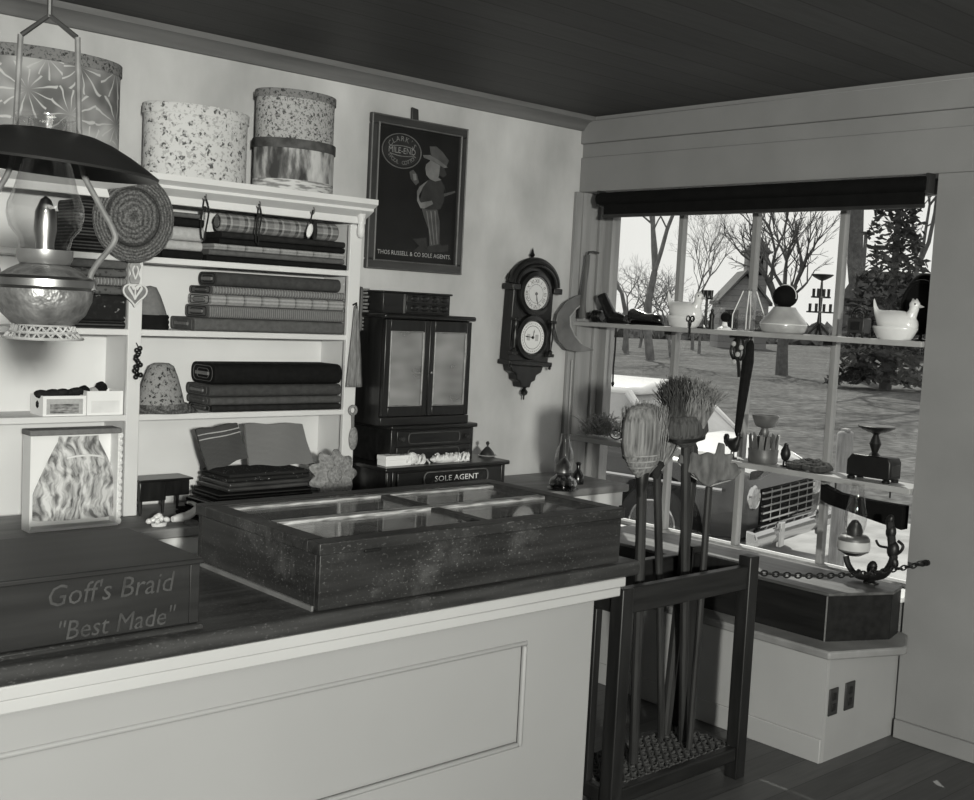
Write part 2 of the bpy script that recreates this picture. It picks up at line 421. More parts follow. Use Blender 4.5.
# window wall: header over the opening, low wall under it, pier right of it
Y_J = -1.865           # right jamb of the opening
HD = 2.19              # underside of the header
SILL = .555
m = MB().box((0, YF, 0), (.3, Y_J, H_CEIL)).box((0, Y_J, HD), (.3, 0, H_CEIL)).box((.02, Y_J, 0), (.3, 0, SILL-.02))
struct(m.build('wall_right', W_HEADER, weld=False))
# boards laid on the header
m = MB().box((-.018, YF, HD+.235), (0, -.0, H_CEIL-.02)); struct(m.build('trim_1', W_HEADER, bevel=.004))
m = MB().box((-.010, YF, HD), (0, 0, HD+.17)); struct(m.build('trim_2', W_HEADER, bevel=.003))
# casing boards on the left reveal of the opening
m = MB()
for x0, x1, y in ((-.045, .0, -.022), (.0, .11, -.03), (.11, .20, -.045), (.2, .23, -.075)):
    m.box((x0, y, SILL if x0 >= 0 else 0), (x1, 0, HD))
struct(m.build('trim_3', W_JAMB, bevel=.003))
# sill board
struct(MB().box((-.02, Y_J, SILL-.02), (.3, 0, SILL)).build('trim_4', W_WHITE, bevel=.005))
# crown moulding along the back wall
m = MB(); m.prism([(0, 0), (-.075, 0), (-.075, -.022), (-.05, -.03), (-.03, -.05), (-.018, -.066), (0, -.066)], (XL, 0, H_CEIL), (0, 1, 0), (0, 0, 1), (-XL, 0, 0))
struct(m.build('trim_5', M_CROWN))
slabobj('baseboard_back', (XL, -.018, 0), (-.05, 0, .14), W_BENCH, bevel=.004)
slabobj('baseboard_right', (-.016, YF, 0), (0, Y_J-.003, .075), W_HEADER, bevel=.004)

# window: frame, mullions, panes
win = thing('window_1', None, None, (.15, 0, 0), kind='structure')
YM = [-.08, -.519, -.937, -1.377, -1.815]
MW = .028
m = MB().box((0, YM[0]-.012, SILL), (.05, YM[0]+.04, HD)).box((0, Y_J, SILL), (.05, YM[4]+.0, HD)).box((0, Y_J, SILL), (.05, -.03, SILL+.02)).box((0, Y_J, HD-.06), (.05, -.03, HD))
m.build('window_frame', W_JAMB, win, bevel=.003)
for y in YM[1:4]:
    MB().box((.006, y-MW/2, SILL+.0), (.042, y+MW/2, HD)).build('mullion', W_JAMB, win, bevel=.004)
for a, b in zip(YM, YM[1:]):
    MB().box((.022, b+MW/2-.008, SILL+.02), (.026, a-MW/2+.008, HD-.06)).build('pane', M_PANE, win)
# roller shade, rolled up under the header
t = thing('roller_shade', 'dark roller shade rolled up under the window header', 'window shade', (-.02, 0, 2.115))
MB().tube([(0, -.15, .035), (0, -1.84, .035)], .032, 14).build('roller', M_BLACKMATT, t)
MB().box((-.012, -1.83, -.045), (.0, -.19, .045)).build('shade_cloth', M_BLACKMATT, t, bevel=.003)
MB().tube([(-.006, -1.83, -.047), (-.006, -.185, -.047)], .009, 8).build('bottom_rail', M_DARK, t)
for y in (-.155, -1.842): MB().box((-.02, y-.006, .0), (.03, y+.006, .075)).build('bracket', M_DARK, t)

# ------------------------------------------------------------------ bookcase
F = -.22
zA, zB, zC = A(346, 270.5, 1, F).z, A(346, 335, 1, F).z, A(343, 409.5, 1, F).z
DESK = .80
xR0, xR1 = A(346.8, 330, 1, F).x, A(357.5, 330, 1, F).x
xD0, xD1 = A(127, 380, 1, F).x, A(140.5, 380, 1, F).x
XB = -3.35
bc = thing('bookcase', 'tall white open bookcase full of cloth against the back wall', 'bookcase', (0, 0, DESK))
dz = DESK
def bpart(name, lo, hi, bev=.003, mat=W_WHITE):
    return MB().box((lo[0], lo[1], lo[2]-dz), (hi[0], hi[1], hi[2]-dz)).build(name, mat, bc, bevel=bev)
TOP = 2.0
bpart('back_panel', (XB, -.014, DESK+.002), (xR1, -.004, TOP-.03), 0, W_BACK)
bpart('side_panel', (xR0+.02, F+.02, DESK+.002), (xR1, -.014, TOP-.03))
bpart('stile', (xR0, F, DESK+.002), (xR1+.004, F+.02, TOP-.1))
bpart('divider', (xD0+.012, F+.02, DESK+.002), (xD1-.012, -.014, TOP-.03))
bpart('stile', (xD0, F, DESK+.002), (xD1, F+.02, TOP-.1))
bpart('side_panel', (XB, F, DESK+.002), (XB+.05, -.014, TOP-.03))
for z in (zA, zB, zC):
    bpart('shelf', (xD1-.012, F+.004, z-.022), (xR0+.02, -.014, z))
    bpart('shelf', (XB+.05, F+.004, z-.022), (xD0+.012, -.014, z))
zF0 = A(354, 223.5, 1, F-.01).z
bpart('frieze', (XB, F-.012, zF0), (xR1+.01, F+.004, TOP-.055))
m = MB(); m.prism([(0, 0), (-.052, .03), (-.052, .04), (-.08, .055), (-.08, .075), (F*-1-.02+0, .075), (F*-1-.02, 0)], (XB, F-.0, TOP-.075-dz), (0, 1, 0), (0, 0, 1), (A(378.5, 202, 1, F-.08).x-XB, 0, 0))
m.build('cornice', W_WHITE, bc)
# little turned corbel under the cornice end
m = MB().lathe([(.006, 0), (.014, .01), (.016, .03), (.012, .06), (.017, .085), (.02, .095)], (xR1-.018, F-.02, zF0-.055-dz), 12); m.build('corbel', W_WHITE, bc)
# cup hooks under the frieze
HK = [A(203, 196, 1, F-.02), A(257, 204, 1, F-.02), A(311, 210, 1, F-.02)]
for p in HK:
    pts = [Vector((p.x, F-.012, p.z+.012-dz)), Vector((p.x, F-.03, p.z+.012-dz))]
    pts += [Vector((p.x, F-.03-.014*math.sin(a), p.z-.002-dz+.014*math.cos(a))) for a in [R(d) for d in range(20, 250, 25)]]
    MB().tube(pts, .0028, 6).build('cup_hook', M_BRASS, bc)

# ------------------------------------------------------------------ lower back counter
dk = thing('back_counter', 'low white base cabinet running along the back wall under the bookcase', 'cabinet', (0, 0, 0))
DF = -.475
MB().box((XB, DF, DESK-.035), (-.05, -.02, DESK)).build('worktop', plain('back_counter_top', .20, .3, 5, .55, .05, stretch=(1, 4, 4)), dk, bevel=.006)
MB().box((XB, DF+.03, DESK-.105), (-.06, DF+.05, DESK-.036)).build('fascia', W_WHITE, dk, bevel=.003)
MB().box((XB, DF+.05, 0), (-.06, -.02, DESK-.036)).build('carcass', W_WHITE, dk)
# ------------------------------------------------------------------ long front counter
CT = .87
CF = -1.845
ct = thing('shop_counter', 'long white paneled shop counter with a dark worn wooden top', 'counter', (-1.58, CF, 0))
CL = -3.9 - -1.58
m = MB(); prof = [(0, .0), (0, -.012)]
pr = [(.0, CT-.012), (.004, CT-.003), (.012, CT), (.68, CT), (.68, CT-.045), (.012, CT-.045), (.003, CT-.04), (0, CT-.032)]
m.prism(pr, (CL, 0, 0), (0, 1, 0), (0, 0, 1), (-CL, 0, 0)); m.build('counter_top', M_TOP, ct, bevel=.003)
MB().box((CL, .012, CT-.075), (-.045, .66, CT-.045)).build('moulding', W_TRIM, ct, bevel=.004)
MB().box((CL, .022, CT-.105), (-.055, .655, CT-.0755)).build('moulding', W_TRIM, ct, bevel=.004)
pxr = A(593, 605, 1, CF+.075).x - -1.58
pz1, pz0 = A(527, 640, 1, CF+.075).z, A(520, 746, 1, CF+.075).z
px1 = A(525.5, 660, 1, CF+.075).x - -1.58
m = MB().box((CL, .087, 0), (pxr-.0, .645, CT-.1055)); m.build('carcass', W_COUNTER, ct)
m = MB().box((px1, .072, 0), (pxr, .087, CT-.1055)).box((CL, .072, pz1), (px1, .087, CT-.1055)).box((CL, .072, 0), (px1, .087, pz0))
m.build('face_frame', W_COUNTER, ct)
m = MB().box((CL, .066, pz1-.014), (px1, .082, pz1)).box((px1-.014, .066, pz0), (px1, .082, pz1-.014)).box((CL, .066, pz0), (px1-.014, .082, pz0+.014))
m.build('panel_bead', W_COUNTER, ct, bevel=.006)
MB().box((CL, .055, 0), (pxr+.004, .0718, .12)).build('plinth', W_COUNTER, ct, bevel=.004)

# ------------------------------------------------------------------ glazed display case on the counter
c0 = A(320, 614, 2, CT)
cx0, cy0 = c0.x, CF+.008
cz1 = 1.036
cx1 = A(622, 510, 1, cy0).x
cyb = A(203, 503, 2, cz1).y
cw, cd, ch = cx1-cx0, cyb-cy0, cz1-CT
cs = thing('display_case', 'low dark worn wooden display case with a four-pane glass lid on the counter', 'display case', (cx0, cy0, CT))
MB().box((0, 0, .004), (cw, .018, ch-.03)).build('front_board', M_CASE, cs, bevel=.002)
MB().box((0, cd-.018, .004), (cw, cd, ch-.03)).build('back_board', M_CASE, cs, bevel=.002)
CASEY = wood('case_wood_side', .012, .034, 1, 4, .45, .4, .15, worn=.085)
for x in (0, cw-.018): MB().box((x, .018, .004), (x+.018, cd-.018, ch-.03)).build('side_board', CASEY, cs, bevel=.002)
MB().box((.018, .018, .004), (cw-.018, cd-.018, .012)).build('bottom_board', plain('case_lining', .25, .3, 8, .9), cs)
MB().box((-.006, .02, .0), (0, cd-.02, .012)).build('shoe_strip', plain('shoe_strip_wood', .16, .3, 9, .6), cs)
# lid: outer frame + cross bars + glass
e = .007
m = MB()
m.box((-e, -e, ch-.03), (cw+e, .045, ch)); m.box((-e, cd-.045, ch-.03), (cw+e, cd+e, ch)); m.box((-e, .045, ch-.03), (.045, cd-.045, ch)); m.box((cw-.045, .045, ch-.03), (cw+e, cd-.045, ch))
lid = m.build('lid_frame', M_CASE, cs, bevel=.003)
mw_ = plain('worn_bar', .30, .85, 16, .45, .2, stretch=(1, 8, 8), detail=8)
MB().box((.045, cd/2-.018, ch-.026), (cw-.045, cd/2+.018, ch-.004)).build('cross_bar', mw_, cs, bevel=.003)
MB().box((.045, cd-.075, ch-.026), (cw-.045, cd-.0455, ch-.006)).build('cross_bar', mw_, cs, bevel=.003)
xm = cw*.54
for y0, y1 in ((.045, cd/2-.018), (cd/2+.018, cd-.075)):
    MB().box((xm-.016, y0, ch-.026), (xm+.016, y1, ch-.005)).build('cross_bar', M_CASE, cs, bevel=.003)
    for x0, x1 in ((.045, xm-.016), (xm+.016, cw-.045)):
        MB().box((x0, y0, ch-.016), (x1, y1, ch-.012)).build('glass_pane', M_CASEGLASS, cs)
MB().box((.12, -.012, ch-.034), (.17, -.006, ch-.026)).build('latch', M_BLACK, cs, bevel=.002)
# wares inside the case
rr_ = random.Random(3)
def in_case(name, label, cat, x, y, rz, fn, group=None):
    t = thing(name, label, cat, (cx0+x, cy0+y, CT+.013), rz, group); fn(t); return t
def card(w, d, h, mat, extra=None):
    def f(t):
        MB().box((-w/2, -d/2, 0), (w/2, d/2, h)).build('box_base', mat, t, bevel=.002)
        MB().box((-w/2-.003, -d/2-.003, h-.012), (w/2+.003, d/2+.003, h+.001)).build('box_lid', extra or M_PAPER, t, bevel=.002)
    return f
in_case('notions_box', 'low pale box inside the display case, front left corner', 'box', .16, .14, .1, card(.16, .10, .05, M_PALEFAB))
in_case('notions_box', 'dark box with pale lid inside the display case, back left', 'box', .17, .40, -.05, card(.18, .10, .06, M_DARKFAB, M_PALEFAB))
in_case('notions_box', 'small upright white box inside the display case, back center', 'box', .42, .40, .2, card(.07, .05, .08, M_PAPER))
in_case('notions_box', 'wide grey box inside the display case, front right', 'box', .84, .15, -.1, card(.2, .12, .05, M_MIDFAB, M_GREYFAB))
in_case('notions_box', 'pale long box inside the display case, back right', 'box', .78, .41, .05, card(.22, .09, .05, M_MIDFAB, M_PALEFAB))
def fan_fn(t):
    m = MB()
    for i in range(11):
        a = R(25+13*i); u = Vector((math.cos(a), math.sin(a), 0)); v = Vector((-u.y, u.x, 0))
        m.slab([u*.01-v*.003, u*.13-v*.014, u*.135, u*.13+v*.014, u*.01+v*.003], (0, 0, .004 if i % 2 else .007))
    m.build('pleats', M_PAPER, t)
    MB().lathe([(0, .0), (.012, 0), (.012, .012), (0, .012)], (0, 0, 0), 12).build('rivet', M_BRASS, t)
in_case('folding_fan', 'spread pale folding fan inside the display case, front middle', 'fan', .44, .10, .1, fan_fn)

# ------------------------------------------------------------------ lettered trunk box on the counter
tx1 = A(198, 628, 2, CT).x; ty0 = CF+.035; tz1 = 1.028
tyb = A(128, 528, 2, tz1).y
tk = thing('lettered_box', 'large dark wooden shop box lettered in faded script, left on the counter', 'box', (tx1, ty0, CT))
TL, TD, TH = -.62, tyb-ty0, tz1-CT
MB().box((TL, .004, .014), (-.004, TD, TH-.012)).build('box_body', M_TRUNK, tk, bevel=.002)
MB().box((TL-.006, -.008, TH-.012), (.004, TD+.006, TH)).build('lid', M_TRUNK, tk, bevel=.003)
MB().box((TL-.006, -.008, 0), (.006, TD+.004, .014)).build('base_moulding', M_TOP, tk, bevel=.004)
for x in (-.026, ): MB().box((x, -.001, .016), (x+.022, .0035, TH-.013)).build('corner_strip', M_TRUNK, tk, bevel=.001)
M_FADED = plain('faded_lettering', .045, .35, 25, .7)
for s, px, py, sz in (("Goff's Braid", 112, 590, .062), ('"Best Made"', 117, 624, .056)):
    p = A(px, py, 1, ty0)
    MB().text(s, sz, (p.x-tx1, .0025, p.z-CT), (1, 0, 0), (0, 0, 1), shear=.18, sx=.93).build('lettering', M_FADED, tk)
# ------------------------------------------------------------------ hat boxes on the bookcase
def oval_box(name, label, x, y, z, rx, ry, h, side, lid, lidh=.035, over=.006, band=None, group='paper hat boxes on the bookcase'):
    t = thing(name, label, 'hat box', (x, y, z), 0, group)
    MB().lathe([(0, 0), (1, 0), (1, h-.006), (0, h-.006)], (0, 0, 0), 48, rx, ry).build('box_side', side, t, angle=50)
    a = (rx+over)/rx
    MB().lathe([(0, h), (a*.985, h), (a, h-.003), (a, h-lidh), (a*.97, h-lidh)], (0, 0, 0), 48, rx, ry).build('box_lid', lid, t, angle=50)
    return t
W2 = plain('fern_ground', .3, .3, 6, .8)
def fern_mat():
    m, nt, b = _mat('fern_wallpaper'); vec = _coords(nt)
    sx = _n(nt, 'ShaderNodeSeparateXYZ'); nt.links.new(vec, sx.inputs[0])
    cb = _n(nt, 'ShaderNodeCombineXYZ'); nt.links.new(sx.outputs[0], cb.inputs[0]); nt.links.new(sx.outputs[2], cb.inputs[1])
    vo = _n(nt, 'ShaderNodeTexVoronoi', voronoi_dimensions='2D'); vo.inputs['Scale'].default_value = 7; vo.inputs['Randomness'].default_value = .6
    nt.links.new(cb.outputs[0], vo.inputs['Vector'])
    df = _n(nt, 'ShaderNodeVectorMath', operation='SUBTRACT'); nt.links.new(cb.outputs[0], df.inputs[0]); nt.links.new(vo.outputs['Position'], df.inputs[1])
    s2 = _n(nt, 'ShaderNodeSeparateXYZ'); nt.links.new(df.outputs[0], s2.inputs[0])
    ang = _math(nt, 'ARCTAN2', s2.outputs[1], s2.outputs[0])
    nz = _n(nt, 'ShaderNodeTexNoise'); nz.inputs['Scale'].default_value = 9; nt.links.new(vec, nz.inputs['Vector'])
    ray_ = _math(nt, 'SINE', _math(nt, 'ADD', _math(nt, 'MULTIPLY', ang, 11), _math(nt, 'MULTIPLY', nz.outputs[0], 8)))
    f = _math(nt, 'MULTIPLY', _ramp(nt, ray_, [(.82, 0), (.98, 1)]), _ramp(nt, vo.outputs['Distance'], [(.08, .2), (.25, 1)]))
    n2 = _n(nt, 'ShaderNodeTexNoise'); n2.inputs['Scale'].default_value = 6; nt.links.new(vec, n2.inputs['Vector'])
    base = _ramp(nt, n2.outputs[0], [(.36, .11), (.62, .40)])
    nt.links.new(_mix(nt, f, base, .48), b.inputs['Base Color']); b.inputs['Roughness'].default_value = .8; return m
M_FERN = fern_mat()
def scenic():
    m, nt, b = _mat('scenic_wallpaper'); vec = _coords(nt, (16, 16, 5))
    nz = _n(nt, 'ShaderNodeTexNoise'); nz.inputs['Scale'].default_value = 1.3; nz.inputs['Detail'].default_value = 6; nt.links.new(vec, nz.inputs['Vector'])
    c = _ramp(nt, nz.outputs[0], [(.36, .03), (.46, .12), (.53, .34), (.62, .5)])
    sx = _n(nt, 'ShaderNodeSeparateXYZ'); nt.links.new(_coords(nt), sx.inputs[0])
    g = _math(nt, 'LESS_THAN', sx.outputs[2], .045)
    n2 = _n(nt, 'ShaderNodeTexNoise'); n2.inputs['Scale'].default_value = 20; nt.links.new(_coords(nt, (1, 1, 6)), n2.inputs['Vector'])
    c = _mix(nt, g, c, _ramp(nt, n2.outputs[0], [(.4, .2), (.55, .55)]))
    nt.links.new(c, b.inputs['Base Color']); b.inputs['Roughness'].default_value = .8; return m
M_SCENIC = scenic()
ZT = TOP
p = A(195, 150, 1, -.13); hz = A(195, 102, 1, -.2).z
oval_box('hat_box', 'wide hat box in light sprigged paper on the bookcase, between the other boxes', p.x+.006, -.125, ZT, .198, .125, hz-ZT-.014, M_SPRIG, M_SPRIG, .036)
p = A(295, 150, 1, -.13); z1 = A(295, 140, 1, -.2).z; z2 = A(297, 91, 1, -.2).z
oval_box('hat_box', 'scenic papered hat box with a dark lid, bottom of the stack on the bookcase', p.x, -.125, ZT, .168, .12, z1-ZT, M_SCENIC, plain('dark_box_lid', .06, .7, 22, .7), .036)
oval_box('hat_box', 'grey sprigged hat box sitting on top of the scenic papered box', p.x, -.125, z1, .163, .115, z2-z1, M_SPRIG2, M_SPRIGBAND, .03)
p = A(50, 110, 1, -.13); z3 = A(70, 55, 1, -.2).z
oval_box('hat_box', 'tall large hat box in fern patterned paper at the left end of the bookcase', p.x, -.13, ZT, .235, .135, z3-ZT, M_FERN, M_SPRIGBAND, .04)

# ------------------------------------------------------------------ cloth on the shelves
def bolt(label, x0, x1, z0, h, mat, y0=None, dep=.19, r=None, core=True, name='cloth_bolt', group=None, rz=0, cat='cloth bolt', endmat=None):
    """cloth wound on a board: rounded section, layered ends, board showing"""
    y0 = F+.012 if y0 is None else y0
    t = thing(name, label, cat, ((x0+x1)/2, y0+dep/2, z0), rz, group)
    w = x1-x0; r = r if r else min(h*.46, .03)
    MB().prism(rr(dep, h, r), (-w/2, 0, h/2), (0, 1, 0), (0, 0, 1), (w, 0, 0)).build('wrapped_cloth', mat, t, bevel=.003)
    if core:
        m = MB()
        for k in (.72, .44):
            q = rr(dep*k+.01*k, h*k, r*k)
            m.tube([(-w/2-.001, a, b+h/2) for a, b in q], .0016, 5, closed=True)
        m.build('fold_edge', endmat or M_DARKFAB, t)
        MB().prism(rr(dep*.5, min(.012, h*.22), .002), (-w/2-.008, 0, h/2), (0, 1, 0), (0, 0, 1), (w+.012, 0, 0)).build('core_board', M_MIDFAB if h > .03 else M_GREYFAB, t)
    return t
def xs(px, z): # x on the front plane of the shelf at a pixel column
    return A(px, 300, 1, F+.02).x
def X(px, py): return A(px, py, 1, F+.02).x
def Z(px, py): return A(px, py, 1, F+.02).z
def stackz(z0, hs):
    out = []
    for h in hs: out.append((z0, h)); z0 += h+.0008
    return out
# top shelf right: pile with the plaid roll
G = 'cloth on the top shelf'
xa, xb = X(206, 250), xR0-.004
for (z, h), mt, lb, dx in zip(stackz(zA, (.022, .02, .022, .02, .024)), (M_BLACKFAB, M_GREYFAB, M_BAND, M_BLACKFAB, M_DARKFAB),
        ('thin black cloth fold, lowest of the right pile on the top shelf', 'thin grey cloth fold, second lowest of the right pile on the top shelf', 'pale edged cloth fold in the middle of the right pile on the top shelf', 'black cloth fold under the charcoal one in the right pile on the top shelf', 'charcoal cloth fold right under the plaid roll on the top shelf'), (0, .01, .03, .05, .06)):
    bolt(lb, xa+dx, xb-(.01 if dx else 0), z, h, mt, core=False, group=G, name='folded_cloth', cat='folded cloth')
zr = zA+.115
t = thing('cloth_roll', 'thick roll of plaid cloth on top of the right pile, top shelf', 'cloth roll', (X(228, 225), F+.1, zr), 0, G)
LR = xb-.004-X(228, 225)
MB().tube([(.0, 0, .034), (LR, .0, .034)], .034, 18).build('wrapped_cloth', M_PLAID, t, bevel=.006)
MB().tube([(-.004, 0, .034), (.02, 0, .034)], .018, 14).build('roll_core', M_MIDFAB, t)
m = MB(); m.tube([(-.002, .028*(1-i/40)*math.cos(i*.6), .034+.028*(1-i/40)*math.sin(i*.6)) for i in range(34)], .0015, 5); m.build('fold_edge', M_DARKFAB, t)
# top shelf, middle pile
for (z, h), mt, lb, x0, x1 in zip(stackz(zA, (.03, .034, .05, .03, .018)), (M_BLACKFAB, M_PALEFAB, M_PALEFAB, M_BLACKFAB, M_GREYFAB),
        ('black folded cloth at the bottom of the pile behind the straw hat', 'pale folded cloth low in the pile behind the straw hat', 'thick pale cloth bolt in the pile behind the straw hat', 'black cloth bolt near the top of the pile behind the straw hat', 'grey folded cloth on top of the pile behind the straw hat'),
        (162, 166, 172, 164, 170), (203, 202, 204, 203, 201)):
    bolt(lb, X(x0, 240), X(x1, 240), z, h, mt, group=G)
# top shelf left of the divider
for (z, h), lb, x0 in zip(stackz(zA, (.045, .045, .045, .04)), ('lowest black layered cloth on the top left shelf', 'second black layered cloth from the bottom on the top left shelf', 'third black layered cloth from the bottom on the top left shelf', 'topmost black layered cloth on the top left shelf'), (70, 74, 72, 78)):
    bolt(lb, X(x0, 240), xD0-.004, z, h, M_DARKSTRIPE, core=False, group=G, name='folded_cloth', cat='folded cloth')
# second shelf right
G = 'cloth on the second shelf'
spec2 = [(.048, M_GREYFAB, 194, 'wide dark grey cloth bolt at the bottom of the pile on the second shelf', .195),
         (.046, M_RIB, 208, 'ribbed light cloth bolt second from the bottom on the second shelf', .19),
         (.040, M_BAND, 210, 'light cloth bolt with dark checks in the middle of the second shelf pile', .185),
         (.030, M_STRIPE, 211, 'thin striped cloth bolt under the dark one on the second shelf', .185)]
z = zB
for h, mt, x0, lb, dep in spec2:
    bolt(lb, X(x0, 320), xR0-.004, z, h, mt, dep=dep, r=.014, group=G, endmat=M_GREYFAB if mt is M_GREYFAB else M_DARKFAB); z += h+.0008
bolt('charcoal cloth bolt on top of the pile on the second shelf', X(220, 290), xR0-.008, z, .052, plain('slate_cloth', .05, .2, 60, .95), dep=.15, y0=F+.04, group=G)
# folded grey sheet showing left of that pile
# second shelf left: patterned prints
for (z, h), mt, lb, x0 in zip(stackz(zB, (.025, .09, .03, .028, .028, .03)), (M_DARKSTRIPE, speck('black_floral_print', .014, .22, 30, .12, .2, mid=.02), M_MOTTLE, M_STRIPE, M_MOTTLE, M_GREYFAB),
        ('dark edged cloth fold at the bottom of the lower left pile, second shelf', 'thick black print cloth bolt on the second shelf beside the lamp', 'mottled print cloth above the thick black bolt, second shelf left', 'striped cloth fold in the middle of the left pile, second shelf', 'mottled print cloth near the top of the left pile, second shelf', 'plain grey cloth on top of the left pile, second shelf'), (60, 62, 64, 66, 64, 60)):
    bolt(lb, X(x0, 300), xD0-.004, z, h, mt, core=False, group=G, r=.012)
# third shelf right: three heavy bolts
G = 'cloth bolts on the third shelf'
z = zC
for h, mt, x0, lb in ((.024, M_DARKFAB, 212, 'thin charcoal cloth bolt at the bottom of the third shelf pile'), (.03, plain('mid_slate_cloth', .07, .2, 60, .95), 210, 'grey cloth bolt second from the bottom on the third shelf'), (.045, plain('slate_cloth_two', .05, .2, 60, .95), 209, 'thick slate cloth bolt under the black one on the third shelf'), (.078, M_BLACKFAB, 214, 'thick black cloth bolt on top of the third shelf pile')):
    bolt(lb, X(x0, 390), xR0-.005, z, h, mt, group=G, r=min(h*.46, .032), endmat=M_GREYFAB); z += h+.0008

# knitted cap on the second shelf
p = A(152, 328, 1, F+.07); hh = .155
t = thing('knitted_cap', 'grey pointed knitted cap with dark banded edge on the second shelf', 'cap', (p.x, F+.08, zB))
MB().lathe([(.0, .155), (.022, .15), (.038, .12), (.055, .075), (.062, .052)], (-.006, 0, 0), 22, 1, .9).build('crown', M_MIDFAB, t, angle=60)
MB().lathe([(.061, .053), (.065, .045), (.062, .036), (.066, .027), (.063, .018), (.066, .01), (.063, 0), (0, 0)], (0, 0, 0), 22, 1, .9).build('banded_edge', M_BLACKFAB, t, angle=60)
# woven straw bonnet on the third shelf
p = A(165, 418, 1, F+.05)
t = thing('straw_bonnet', 'openwork straw bonnet with a sloping brim on the third shelf', 'hat', (p.x, F+.07, zC))
MB().lathe([(0, .180), (.028, .178), (.046, .168), (.062, .13), (.080, .07), (.090, .03)], (-.01, 0, 0), 30, 1, .8).build('crown', M_STRAWWEAVE, t, angle=60)
m = MB().lathe([(.090, .034), (.096, .018), (.112, .003), (.108, .0), (.09, .026)], (0, 0, 0), 30, 1, .8)
for v in m.bm.verts:
    if v.co.x > .04 and v.co.z < .025: v.co.x += (v.co.x-.04)*.32
m.build('brim', M_STRAW, t, angle=60)
# paper boxes on the left of the third shelf
M_ENGRAVE = plain('engraved_label', .22, .8, 40, .8, stretch=(1, 1, 3), detail=6)
def white_box(label, x0, x1, y0, h, labelled):
    t = thing('paper_box', label, 'box', (x0, y0, zC), 0, 'white paper boxes on the third shelf')
    w = x1-x0; d = .11
    m = MB().box((0, 0, 0), (w, .004, h)).box((0, d-.004, 0), (w, d, h)).box((0, .004, 0), (.004, d-.004, h)).box((w-.004, .004, 0), (w, d-.004, h)).box((.004, .004, 0), (w-.004, d-.004, .004))
    m.build('box_side', M_PAPER, t)
    if labelled:
        MB().box((w*.08, -.0015, h*.08), (w*.92, 0, h*.85)).build('paper_label', M_PALEFAB, t)
        MB().box((w*.16, -.0028, h*.14), (w*.82, -.0015, h*.6)).build('engraving', M_ENGRAVE, t)
    else:
        MB().box((w*.12, -.0012, h*.1), (w*.9, 0, h*.6)).build('paper_label', plain('cream_label', .7, .08, 14, .8), t)
    return t
zw = A(60, 396, 1, F+.02).z-zC; zw2 = A(110, 391, 1, F+.02).z-zC
xa, xm2, xb = A(43, 405, 1, F+.02).x, A(87, 405, 1, F+.02).x, A(124, 405, 1, F+.02).x
white_box('white paper box with an engraved picture label on the third shelf', xa, xm2-.003, F+.02, zw, True)
white_box('plain white paper box right of the engraved one on the third shelf', xm2, xb-.004, F+.02, zw2, False)
t = thing('dark_trimming', 'dark folded trimming lying in the engraved white box', 'trimming', ((xa+xm2)/2, F+.07, zC+.006))
m = MB()
for i in range(5): m.ball((-.06+.028*i, rnd.uniform(-.02, .02), .05+rnd.uniform(.012, .022)), (.03, .03, .016), 10, 7, (rnd.uniform(-.3, .3),)*3)
for i in range(3): m.ball((-.05+.045*i, .0, .03), (.03, .035, .03), 10, 7)
m.build('folds', M_DARKFAB, t)
for i, (dx, dz_, mt, lb) in enumerate(((-.045, .03, M_BLACKFAB, 'left black wool ball in the plain white box'), (-.012, .024, M_PALEFAB, 'pale wool ball between black ones in the plain white box'), (.016, .043, M_BLACKFAB, 'topmost black wool ball in the plain white box'), (.05, .01, M_BLACKFAB, 'right black wool ball sunk in the plain white box'))):
    t = thing('wool_ball', lb, 'wool ball', ((xm2+xb)/2+dx-.012, F+.07, zC+.01), 0, 'wool balls in the white box')
    MB().ball((0, 0, zw2*.45+dz_), .021, 14, 9).build('ball', mt, t)
    m = MB()
    for k in range(4):
        q = Euler((k*.8, k*.5, k)).to_matrix()
        m.tube([Vector((0, 0, zw2*.45+dz_)) + q @ Vector((.0205*math.cos(a), .0205*math.sin(a), .003*math.sin(3*a))) for a in [i2*2*PI/16 for i2 in range(16)]], .0022, 5, closed=True)
    m.build('strand', mt, t)
# hair piece in its box, left at counter level
xl, xr_ = A(30, 480, 1, -.34).x, A(119, 480, 1, -.34).x
zt_ = A(100, 432, 1, -.34).z
t = thing('hair_display_box', 'open white box holding long pale combed hair, left end of the back counter', 'box', (xl, -.34, DESK))
w, h = xr_-xl, zt_-DESK
m = MB().box((0, .06, 0), (w, .066, h)); m.build('box_back', M_PAPER, t)
for x in (0, w-.006): MB().box((x, .0, 0), (x+.006, .06, h)).build('box_side', M_PAPER, t)
MB().box((.006, 0, 0), (w-.006, .06, .008)).build('box_base', M_PAPER, t)
MB().box((-.004, -.006, h-.006), (w+.004, .07, h+.012)).build('box_lid', M_MIDFAB, t, bevel=.003)
m = MB()
for i in range(14):   # scalloped paper lace along the right edge
    m.ball((w+.004, .0, .015+i*(h-.03)/13), (.008, .004, .012), 8, 6)
m.build('lace_edging', M_LACE, t)
